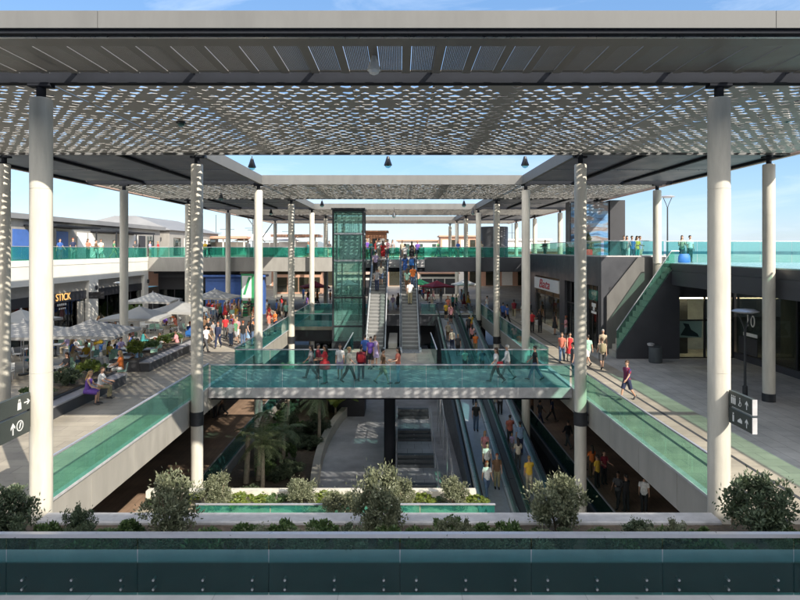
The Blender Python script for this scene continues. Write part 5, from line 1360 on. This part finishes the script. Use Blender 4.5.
def bigleaf(x, y, z, h, n, m, label):
    r = thing('banana_plant', (x,y,z), label, 'plant', 'broad leaved plants in the sunken court')
    f = MB()
    for k in range(n):
        az = 2*PI*k/n + rg.uniform(-.3,.3); L = h*rg.uniform(.7,1.0); p = Vector((x,y,z+h*.25)); d = Vector((math.cos(az)*.45, math.sin(az)*.45, 1)).normalized()
        s = Vector((-math.sin(az), math.cos(az), 0)); prev = None
        for i in range(7):
            w = .02 + .30*h/3*math.sin(PI*min(1,(i+.3)/6.6)); q0 = p - s*w; q1 = p + s*w
            if prev: f.add([prev[0], prev[1], q1, q0], [(0,1,2,3)])
            prev = (q0, q1); d = (d + Vector((math.cos(az)*.10, math.sin(az)*.10, -.22))).normalized(); p = p + d*L/6
    f.build('leaf_crown', m, r, fix=False)
    MB().tube([(x,y,z-.1),(x,y,z+h*.3)], [.10,.06], 8).build('stem', M['bark_pale'], r)
for k, (x, y, h, m) in enumerate(((-5.0,46.5,3.0,'leaf_lime'), (-5.9,48.5,3.4,'leaf_lime'), (-7.2,49.5,3.2,'leaf_green'), (-4.4,50.0,2.6,'leaf_green'), (-8.6,48.0,2.8,'leaf_dark'))):
    bigleaf(x, y, ZC+.3, h, 9, M[m], ['sunlit broad-leaved plant nearest the curved wall top', 'taller sunlit broad-leaved plant under the footbridge', 'green broad-leaved plant by the lower gallery', 'green broad-leaved plant at the curved wall end', 'dark broad-leaved plant against the gallery kerb'][k])
k = 0
for i in range(26):
    y = rg.uniform(26.5, 47); x = rg.uniform(-9.4, -5.6)
    kd = rg.choice(['dark','green','dark'])
    bush(kd, x, y, ZC+.28, rg.uniform(.9,1.7), rg.uniform(.7,1.5), 'dark leafy shrub in the planted bed of the sunken court', 'undergrowth shrubs in the planted bed', stem=False, name='shrub')
# ------------------------------------------------------------------ people by place
rg = random.Random(2024)
def PP(var, px, py, z, rz, top, bot, label, **k):
    x, y = at(px, py, z); return person(var, x, y, z, rz, top, bot, label, **k)
GB = 'people crossing the footbridge'
PP('walk_f', 311, 379, 0, 90, 'grey', 'charcoal', 'person in grey shirt and dark trousers striding behind the two red-clad people', group=GB)
PP('stand_f', 325, 384, 0, 90, 'red', 'teal', 'tall person in red shirt and teal trousers at the footbridge railing', hair='dark', skin=1, sc=1.08, group=GB)
PP('stand_long', 318, 378.5, 0, -90, 'maroon', 'black', 'person in maroon top and black trousers close beside the teal trousers', group=GB)
PP('stand_fs', 340, 379, 0, 180, 'white', 'lilac', 'person in white shirt and lilac shorts facing us on the footbridge', hair='brown', group=GB)
PP('walk_tee', 349, 382, 0, -90, 'cream', 'black', 'fair-haired person in cream shirt and black trousers striding along the footbridge', hair='fair', group=GB)
PP('walk_long', 361, 380, 0, 0, 'maroon', 'navy', 'person in maroon top and navy trousers walking off the footbridge to the escalators', group=GB)
PP('stand_tee', 365, 366, 0, 20, 'blue', 'black', 'person in blue shirt waiting on the landing before the first escalator', skin=1)
PP('stand_dress', 375, 367, 0, 200, 'lilac', 'lilac', 'person in lilac dress with long hair on the landing', hair='brown')
PP('stand_fs', 370.5, 369, 0, 160, 'purple', 'black', 'person in purple shirt just behind the lilac dress', hair='dark')
PP('walk_shorts', 383, 384, 0, -90, 'brown', 'khaki', 'person in brown shirt and khaki shorts carrying on across the footbridge', group=GB)
PP('stand_f', 398, 383.5, 0, 100, 'salmon', 'sky', 'person in salmon shirt and pale blue trousers by the mid footbridge railing', hair='dark', group=GB)
PP('walk_f', 496, 382.5, 0, 90, 'white', 'black', 'person in white shirt and black trousers striding over the footbridge above the travelators', hair='brown', group=GB)
PP('walk_long', 507, 379, 0, 80, 'white', 'grey', 'grey-haired person in white long-sleeved shirt and grey trousers on the footbridge', hair='grey', group=GB)
PP('walk_tee', 535, 380.5, 0, 80, 'black', 'denim', 'person in black shirt and denim trousers at the walkway end of the footbridge', hair='dark', group=GB)
PP('stand_tee', 573, 377, 0, 90, 'charcoal', 'navy', 'person in charcoal shirt stepping onto the footbridge beside the dappled walkway column', group=GB)
# bags carried
def bag(x, y, z, w, h, d, m, label):
    b = MB(); b.loft([(x,y,z,w*.42,d*.42),(x,y,z+h*.08,w*.5,d*.5),(x,y,z+h*.7,w*.47,d*.45),(x,y,z+h,w*.36,d*.3)], 12)
    r = thing('bag', (x,y,z), label, 'bag'); b.build('body', m, r, smooth=True)
    MB().tube([(x-w*.25,y,z+h*.98),(x-w*.2,y,z+h*1.35),(x+w*.2,y,z+h*1.35),(x+w*.25,y,z+h*.98)], .014, 6).build('strap', M['rubber'], r)
x, y = at(328, 384, 0); bag(x-.12, y-.25, .78, .55, .42, .25, M['red_fabric'], 'big red shoulder bag held by the person in teal trousers')
x, y = at(361, 380, 0); bag(x, y-.18, .95, .36, .40, .2, M['red_fabric'], 'red backpack on the navy-trousered walker on the footbridge')
x, y = at(497, 382.5, 0); bag(x+.12, y-.22, .80, .34, .30, .16, M['red_fabric'], 'red handbag carried by the white-shirted walker above the travelators')

# walkway deck
PP('walk_shorts', 627, 400, 0, 115, 'striped', 'navy', 'person in blue and red striped shirt and navy shorts on the sunlit walkway edge', hair='brown', skin=0)
x, y = at(627, 400, 0)
PP('walk_shorts', 602, 369, 0, -10, 'beige', 'charcoal', 'person in beige shirt and charcoal shorts walking away along the walkway', hair='brown')
x, y = at(602, 369, 0); bag(x, y-.20, 1.0, .36, .46, .2, CL['khaki'], 'khaki backpack on the beige-shirted walker')
PP('stand_tee', 603, 359, 0, 170, 'beige', 'brown', 'person in beige shirt and brown trousers standing beside the dark shop door', hair='grey')
PP('walk_shorts', 588, 365, 0, 15, 'mint', 'white', 'person in mint shirt and white shorts walking away beside the dappled column')
PP('walk_f', 562, 362, 0, 160, 'salmon', 'denim', 'person in salmon shirt and denim trousers beside the red dress', hair='brown')
PP('walk_dress', 570, 362, 0, 175, 'red', 'red', 'person in long red dress coming toward the footbridge', hair='dark')
PP('stand_tee', 532, 333, 0, 0, 'red', 'black', 'person in red shirt and black trousers near the white shop sign')
PP('stand_f', 540, 333, 0, 10, 'black', 'black', 'person all in black standing before the shop with the white sign')
PP('stand_dress', 555, 335, 0, -60, 'black', 'black', 'person in black dress outside the shop with the white sign')
PP('stand_tee', 503, 322, 0, 0, 'blue', 'navy', 'person in blue shirt leaning to the walkway railing past the columns')
PP('walk_tee', 507, 324, 0, 30, 'blue', 'black', 'person in blue shirt and black trousers by the dark pier of the shops')
PP('stand_fs', 487, 313, 0, 40, 'white', 'sky', 'person in white shirt far along the walkway near the travelator top')
for k, (px, py) in enumerate(((514,318), (522,322), (548,325), (566,340), (545,319), (578,346), (497,316), (526,331))):
    v = ['walk_tee','stand_f','walk_f','stand_shorts','walk_long','stand_tee','stand_dress','walk_shorts'][k]
    x, y = at(px, py, 0); crowd(v, min(x, 12.6), y, 0, rg.uniform(-180,180), 'strolling past the shopfronts on the walkway deck', rg, 'walkway strollers')

# escalators
def esc(var, px, y, lane, top, bot, label, rz=0, **k):
    z = 5.85*(y-40.6)/10.4; z = math.floor(z/(5.85/27))*5.85/27 + 5.85/27
    x = (px-400)*y/600; lo, hi = ((-2.42,-.98), (-.02,1.42))[lane]; x = max(lo+.42, min(hi-.42, x))
    person(var, x, y, z, rz, top, bot, label, **k)
G = 'people riding the escalators'
esc('rail_tee', 375, 48.8, 0, 'lilac', 'black', 'person in lilac shirt riding the escalator beside the lift', hair='dark', group=G)
esc('rail_f', 383, 50.4, 0, 'red', 'red', 'person in red shirt and red shorts near the top of the first escalator', hair='brown', group=G)
esc('rail_tee', 379, 50.8, 0, 'white', 'beige', 'person in white shirt and beige trousers at the top of the first escalator', group=G)
esc('stand_dress', 412, 50.6, 1, 'charcoal', 'black', 'person in charcoal dress at the top of the escalator beside the void', hair='dark', group=G)
esc('rail_tee', 405, 50.2, 1, 'white', 'grey', 'person in white shirt and grey trousers at the top of the second escalator', group=G)
esc('rail_tee', 415, 48.6, 1, 'navy', 'navy', 'person in navy shirt carrying a bright blue backpack up the escalator', hair='dark', group=G)
esc('rail_f', 405, 48.4, 1, 'blue', 'blue', 'person in blue shirt and blue shorts on the second escalator', group=G)
esc('rail_tee', 414, 47.0, 1, 'orange', 'denim', 'person in orange shirt and denim trousers on the second escalator', hair='brown', group=G)
esc('rail_f', 407, 46.4, 1, 'mint', 'brown', 'person in mint shirt and brown shorts on the second escalator', hair='brown', group=G)
esc('rail_tee', 377, 46.6, 0, 'grey', 'navy', 'person in grey shirt and navy trousers midway up the first escalator', group=G)
esc('rail_f', 381, 47.4, 0, 'cream', 'denim', 'person in cream shirt and denim shorts on the first escalator', hair='brown', group=G)
esc('rail_tee', 410, 45.0, 1, 'white', 'khaki', 'person in white shirt and khaki trousers midway up the second escalator', hair='dark', group=G)
bag(.93, 48.42, 5.45, .40, .52, .24, M['blue_fabric'], 'bright blue backpack on the escalator rider beside the void')

# travelators
def trav(var, px, py, lane, top, bot, label, rz, **k):
    y = 17.582/((py-250)/600 + .1697); z = ramp_z(y); x = (px-400)*y/600
    lo, hi = ((3.85,5.55), (6.0,7.5))[lane]; x = max(lo+.45, min(hi-.45, x))
    return person(var, x, y, z, rz, top, bot, label, **k)
G = 'people riding the travelators'
trav('walk_f', 487, 497, 0, 'white', 'denim', 'red-haired person in bright white shirt and denim trousers low on the travelator', 190, hair='red', group=G, sc=1.02)
trav('stand_tee', 497, 489, 0, 'brown', 'khaki', 'person in brown shirt close behind the red-haired rider', 180, hair='red', group=G)
trav('stand_tee', 487, 477, 0, 'white', 'black', 'dark-haired person in white shirt and black trousers facing us on the travelator', 180, hair='dark', group=G)
trav('rail_f', 485, 464, 0, 'pink', 'beige', 'person in pink shirt and beige shorts facing us on the travelator', 180, hair='fair', group=G)
trav('stand_tee', 476, 431, 0, 'black', 'denim', 'person in black shirt and denim trousers just below the footbridge on the travelator', 180, hair='dark', group=G)
trav('rail_tee', 529, 493, 1, 'yellow', 'beige', 'person in bright yellow shirt and beige trousers riding up the travelator', 0, hair='fair', group=G, sc=1.03)
trav('stand_f', 516, 470, 1, 'cream', 'charcoal', 'person in cream shirt and charcoal trousers riding up between blue and yellow shirts', 0, hair='dark', group=G, sc=.95)
trav('rail_tee', 520, 455, 1, 'sky', 'navy', 'person in pale blue shirt and navy trousers leaning to the travelator rail', 10, hair='dark', group=G, sc=1.05)
trav('rail_tee', 510, 446, 1, 'salmon', 'charcoal', 'person in salmon shirt riding up ahead of the pale blue shirt', 0, hair='dark', group=G)
trav('stand_fs', 507, 453, 1, 'lilac', 'grey', 'small child in lilac shirt beside the pale blue shirt on the travelator', 0, hair='fair', group=G, sc=.62)
for k, (px, py, ln, t, b_, rz) in enumerate(((448,342,0,'beige','brown',180), (446,320,0,'yellow','black',180), (455,322,0,'pink','pink',180), (462,324,0,'pink','black',180), (458,356,0,'charcoal','black',180), (470,345,1,'pink','black',0), (465,335,1,'charcoal','black',0), (471,333,1,'yellow','salmon',0), (452,313,0,'brown','black',180), (459,314,0,'salmon','denim',180), (479,372,1,'navy','black',0))):
    trav(['rail_tee','rail_f','stand_f','rail_f','stand_tee','rail_f','rail_tee','rail_f','stand_tee','stand_f','rail_tee'][k], px, py, ln, t, b_,
         f'person in {t} shirt and {b_} ' + ['trousers','shorts','trousers','shorts','trousers','shorts','trousers','shorts','trousers','trousers','trousers'][k] + (' riding down the upper travelator stretch' if ln == 0 else ' riding up the upper travelator stretch'), rz, hair=rg.choice(HAIRS), group=G)

for k, (px, py, ln, t, b_, v) in enumerate(((480,405,0,'white','navy','stand_tee'), (474,392,0,'red','denim','stand_f'), (466,372,0,'mint','black','rail_f'), (452,350,0,'cream','navy','stand_tee'), (500,415,1,'grey','black','rail_tee'), (488,390,1,'white','denim','rail_f'), (474,354,1,'orange','khaki','rail_tee'), (496,404,1,'navy','beige','stand_f'))):
    bw = VAR[v]['names'][1]; trav(v, px, py, ln, t, b_, f'person in {t} shirt and {b_} {bw} on the middle travelator stretch', 180 if ln == 0 else 0, hair=rg.choice(HAIRS), group=G)
# sitters on the planter bench
person('sit_dress', -13.55, 26.0, .02, -85, 'purple', 'purple', 'person in purple dress sitting bent over on the planter bench', hair='fair', sc=1.02)
person('sit_tee', -13.5, 27.0, .02, -80, 'white', 'khaki', 'person in white shirt and khaki trousers sitting beside the purple dress', hair='brown')
# café sitters
for (cx, cy, ang, k, j) in SITG:
    if rg.random() < (.62 if k >= 0 else .8):
        v = rg.choice(['sit_tee','sit_f','sit_tee','sit_dress'])
        crowd(v, cx - .04*math.cos(ang), cy - .04*math.sin(ang), 0.0, math.degrees(ang)+90, 'seated in the packed café rows under the parasols' if k < 0 else 'seated ' + PL[k], rg, 'people seated on the café terrace')
# terrace crowd, the nearest ones explicit
for (v, px, py, rz, t, b_, lab, hr) in (('walk_f',206,352,-120,'white','charcoal','person in white shirt and charcoal trousers walking past the second planter bench','dark'),
    ('walk_long',218,348,180,'navy','navy','red-haired person in navy long-sleeved top coming to the footbridge','red'), ('stand_tee',231,346,170,'white','denim','person in white shirt and denim trousers before the terrace crowd','dark'),
    ('stand_fs',237,342,200,'pink','white','person in pink shirt and white shorts at the crowd edge','fair'), ('stand_tee',243,347,20,'black','denim','person in black shirt standing by the footbridge corner','red'),
    ('stand_f',252,341,-60,'orange','brown','person in orange shirt beside the white terrace column','brown'), ('stand_tee',195,356,90,'white','salmon','person in white shirt and salmon trousers by the dappled terrace column','grey')):
    PP(v, px, py, 0, rz, t, b_, lab, hair=hr)
for i in range(54):
    y = rg.uniform(42, 60.5); x = rg.uniform(-15.2 if y < 50 else -22, -9.9)
    v = rg.choice(['walk_tee','walk_f','stand_tee','stand_f','walk_shorts','stand_fs','walk_dress','stand_shorts','walk_long','stand_dress'])
    where = 'standing in the terrace crowd' if v.startswith('stand') else 'walking in the terrace crowd'
    where += ' near the void railing' if x > -12.5 else (' by the shops' if y > 54 else ' among the parasols')
    crowd(v, x, y, 0, rg.uniform(-180,180), where, rg, 'crowd on the café terrace')
for i in range(54):
    y = rg.uniform(63.5, 82); x = rg.uniform(-13.5, 10.5)
    if 3.5 < x < 8 and y < 67: x -= 7
    v = rg.choice(['walk_tee','walk_f','stand_tee','stand_f','walk_shorts','stand_fs','walk_dress','stand_dress'])
    crowd(v, x, y, 0, rg.uniform(-180,180), ('standing' if v.startswith('stand') else 'walking') + ' on the far plaza ' + ('behind the lift' if x < -1 else 'behind the travelators'), rg, 'crowd on the far plaza')
# upper decks
UPP = [(73,49.2,'navy','red'), (88,53,'salmon','dark'), (96,55,'brown','dark'), (101,56,'cream','brown'), (114,58,'green','dark'), (121,59,'beige','fair'), (150,60.5,'lilac','dark'), (158,61,'red','fair'), (60,46,'blue','dark'), (40,42.6,'white','dark'), (135,60,'charcoal','brown')]
for k, (px, y, t, hr) in enumerate(UPP):
    x = -26.6 - (k % 3)*.35; yy = 600*x/(px-400)
    v = ['stand_tee','stand_f','walk_long','stand_fs','walk_tee','stand_dress','stand_shorts','stand_tee','walk_f','stand_f','walk_tee'][k]
    lab = f'person in {t} {"dress" if VAR[v]["names"][0]=="dress" else "shirt"} at the railing above the white shop wall'
    person(v, x, yy, ZU, rg.uniform(-150,-30), t, t if 'dress' in v else rg.choice(BOTS), lab, hair=hr, skin=k % 2, group='people on the terrace above the white shops')
person('stand_tee', *((205-400)*63/600, 63), ZU, 170, 'yellow', 'black', 'person in yellow shirt on the grey cross deck beside the dappled column')
person('walk_long', *((209-400)*63.4/600, 63.4), ZU, 60, 'black', 'black', 'person in black top next to the yellow shirt on the cross deck')
for k in range(16):
    x = [-3.0,-2.6,-2.0,-1.6,-1.1,-.7,.2,1.6,-2.3,-1.4,4,6.2,-7.5,-9.8,-16,8.6][k]; y = [55,53.5,54,56,53.8,57,56,55,58,59,63,64,63.5,64,63.2,63.6][k]
    v = ['stand_tee','stand_f','walk_tee','walk_f','stand_shorts','stand_dress','stand_tee','walk_shorts'][k % 8]
    crowd(v, x, y, ZU, rg.uniform(120,240), 'on the upper landing at the escalator top' if k < 10 else 'leaning near the upper cross deck railing', rg, 'people on the upper landing')
for k, (px, t, hr, v) in enumerate(((624,'grey','brown','stand_tee'), (627,'pink','dark','stand_f'), (632,'blue','dark','stand_tee'), (637,'yellow','dark','stand_f'), (640,'lilac','brown','stand_fs'))):
    y = 40.5 + .3*k; lab = f'person in {t} shirt in the group on the upper deck beside the billboard'
    person(v, (px-400)*y/600, y, ZU, 150+15*k, t, ['charcoal','white','navy','teal','beige'][k], lab, hair=hr)
person('stand_f', (682-400)*39.6/600, 39.6, ZU, 160, 'beige', 'navy', 'person in beige shirt by the blue bag above the low glazed roof', hair='brown')
person('stand_tee', (690-400)*39.7/600, 39.7, ZU, 190, 'white', 'black', 'person in white shirt leaning on the railing above the low glazed roof', hair='dark')
bag(17.95, 37.9, 5.905, .8, .55, .4, M['blue_fabric'], 'large blue carrier bag on the ledge below the upper deck railing')
person('stand_long', (380-400+122)*0+ (541-400)*50/600*0 + 13.9, 57.5, ZU, 120, 'charcoal', 'black', 'person in charcoal top leaning on the railing of the dark shop block')
# lower galleries
for k, (px, py, t, b_, lab) in enumerate(((644,513,'white','black','person in white shirt standing on the lower gallery under the walkway'), (626,512,'black','black','person in black by the glass return of the lower gallery'), (618,508,'charcoal','black','person in charcoal beside the person in black on the lower gallery'),
    (604,484,'maroon','black','person in maroon deep in the lower gallery'), (592,478,'orange','brown','person in orange deep in the lower gallery'), (584,470,'charcoal','navy','person in charcoal shirt behind the walkway column below'), (568,448,'black','charcoal','person in black beside the lower gallery kerb'),
    (540,425,'black','navy','person in black and navy far along the lower gallery'), (532,418,'brown','black','person in brown far along the lower gallery'), (552,421,'navy','black','person in navy at the end of the lower gallery'), (597,489,'yellow','black','person in yellow shirt deep in the lower gallery'))):
    x, y = at(px, py, ZL); person(['stand_tee','stand_long','walk_tee','stand_f','stand_f','stand_tee','walk_long','walk_tee','stand_tee','walk_f','stand_tee'][k], x, y, ZL, rg.uniform(-180,180), t, b_, lab, skin=k % 3)
for k, (px, py, t) in enumerate(((215,418,'charcoal'), (222,416,'brown'), (208,414,'black'))):
    x, y = at(px, py, ZL); person(['stand_tee','walk_f','stand_long'][k], x, y, ZL, 60+70*k, t, 'black', f'person in {t} top on the lower gallery under the footbridge end')

# ------------------------------------------------------------------ the mall behind the camera (throws the foreground shade)
r = thing('mall_building', (0, -8, 0), 'mall building behind the viewpoint that shades the near planter', 'building')
MB().box(-45, 45, -14, -3, -1, 15.3).build('wall', M['white_render'], r)
MB().box(-45.3, 45.3, -14.3, -2.8, 15.31, 15.7).build('roof', M['roof_grey'], r)
for q in range(20): MB().box(-43+4.4*q, -40+4.4*q, -2.99, -2.9, 6.1, 9.4).build('window', M['glass_shop'], r)
structure(MB().box(-45, 45, -3, .8, ZU-.5, ZU-.05), 'upper_deck', M['paving_upper'])

# ------------------------------------------------------------------ light, sky, camera
d = Vector((.89, -1.136, 1.0)).normalized()
sl = bpy.data.lights.new('sun', 'SUN'); sl.energy = SUN_E; sl.angle = rad(.5); sl.color = (1.0, .93, .80)
so = bpy.data.objects.new('sun', sl); COL.objects.link(so); so.rotation_euler = d.to_track_quat('Z', 'Y').to_euler(); so.location = (30, -30, 40)
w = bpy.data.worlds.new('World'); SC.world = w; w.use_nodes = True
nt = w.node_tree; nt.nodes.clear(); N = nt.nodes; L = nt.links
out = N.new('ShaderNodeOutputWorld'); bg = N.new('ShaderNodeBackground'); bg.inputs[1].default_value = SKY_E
sk = N.new('ShaderNodeTexSky'); sk.sky_type = 'NISHITA'; sk.sun_disc = False
sk.sun_elevation = math.asin(d.z); sk.sun_rotation = math.atan2(d.x, d.y); sk.altitude = 10; sk.air_density = 1.0; sk.dust_density = .3; sk.ozone_density = 2.0
tc = N.new('ShaderNodeTexCoord'); mp = N.new('ShaderNodeMapping'); mp.inputs['Scale'].default_value = (1.2, 1.2, 5.5); mp.inputs['Location'].default_value = (.4, .2, .1)
L.new(tc.outputs['Generated'], mp.inputs[0])
nz = N.new('ShaderNodeTexNoise'); nz.inputs['Scale'].default_value = 2.4; nz.inputs['Detail'].default_value = 9; nz.inputs['Roughness'].default_value = .62; nz.inputs['Distortion'].default_value = .7
L.new(mp.outputs[0], nz.inputs['Vector'])
mr = N.new('ShaderNodeMapRange'); mr.inputs[1].default_value = .50; mr.inputs[2].default_value = .78; mr.inputs[3].default_value = 0; mr.inputs[4].default_value = .62
L.new(nz.outputs[0], mr.inputs[0])
mx = N.new('ShaderNodeMix'); mx.data_type = 'RGBA'; mx.inputs[7].default_value = (2.9, 3.3, 3.9, 1)
L.new(mr.outputs[0], mx.inputs[0]); 
m0 = N.new('ShaderNodeMix'); m0.data_type = 'RGBA'; m0.inputs[0].default_value = .7; m0.inputs[7].default_value = (.42, .98, 1.95, 1)
L.new(sk.outputs[0], m0.inputs[6]); L.new(m0.outputs[2], mx.inputs[6]); 
# unseen bright fill added to the sky behind the viewpoint, lifts the shade
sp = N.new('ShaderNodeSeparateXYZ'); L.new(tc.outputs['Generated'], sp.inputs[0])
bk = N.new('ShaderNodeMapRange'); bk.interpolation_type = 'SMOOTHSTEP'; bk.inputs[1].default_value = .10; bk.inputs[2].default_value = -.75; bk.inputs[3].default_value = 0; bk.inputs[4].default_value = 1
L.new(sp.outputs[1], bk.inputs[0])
m3 = N.new('ShaderNodeMix'); m3.data_type = 'RGBA'; m3.inputs[7].default_value = (BACK_FILL*1.0, BACK_FILL*.97, BACK_FILL*.93, 1)
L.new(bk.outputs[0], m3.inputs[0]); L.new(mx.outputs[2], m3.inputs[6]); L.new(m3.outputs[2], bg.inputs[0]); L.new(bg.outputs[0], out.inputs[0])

cam = bpy.data.cameras.new('camera'); co = bpy.data.objects.new('camera', cam); COL.objects.link(co)
co.location = (0, 0, EZ); co.rotation_euler = (PI/2, 0, 0)
cam.sensor_width = 36; cam.lens = 27.0; cam.shift_y = -50/800; cam.clip_start = .1; cam.clip_end = 20000
SC.camera = co
vs = SC.view_settings; vs.view_transform = 'Standard'; vs.look = 'None'; vs.gamma = 1; vs.exposure = EXPO; vs.use_curve_mapping = False
SC.render.resolution_x = 1024; SC.render.resolution_y = 768
SC.cycles.max_bounces = 8; SC.cycles.transparent_max_bounces = 32; SC.cycles.diffuse_bounces = 4; SC.cycles.glossy_bounces = 3; SC.cycles.transmission_bounces = 4
SC.cycles.sample_clamp_indirect = 6; SC.cycles.caustics_reflective = False; SC.cycles.caustics_refractive = False
SC.cycles.use_denoising = True
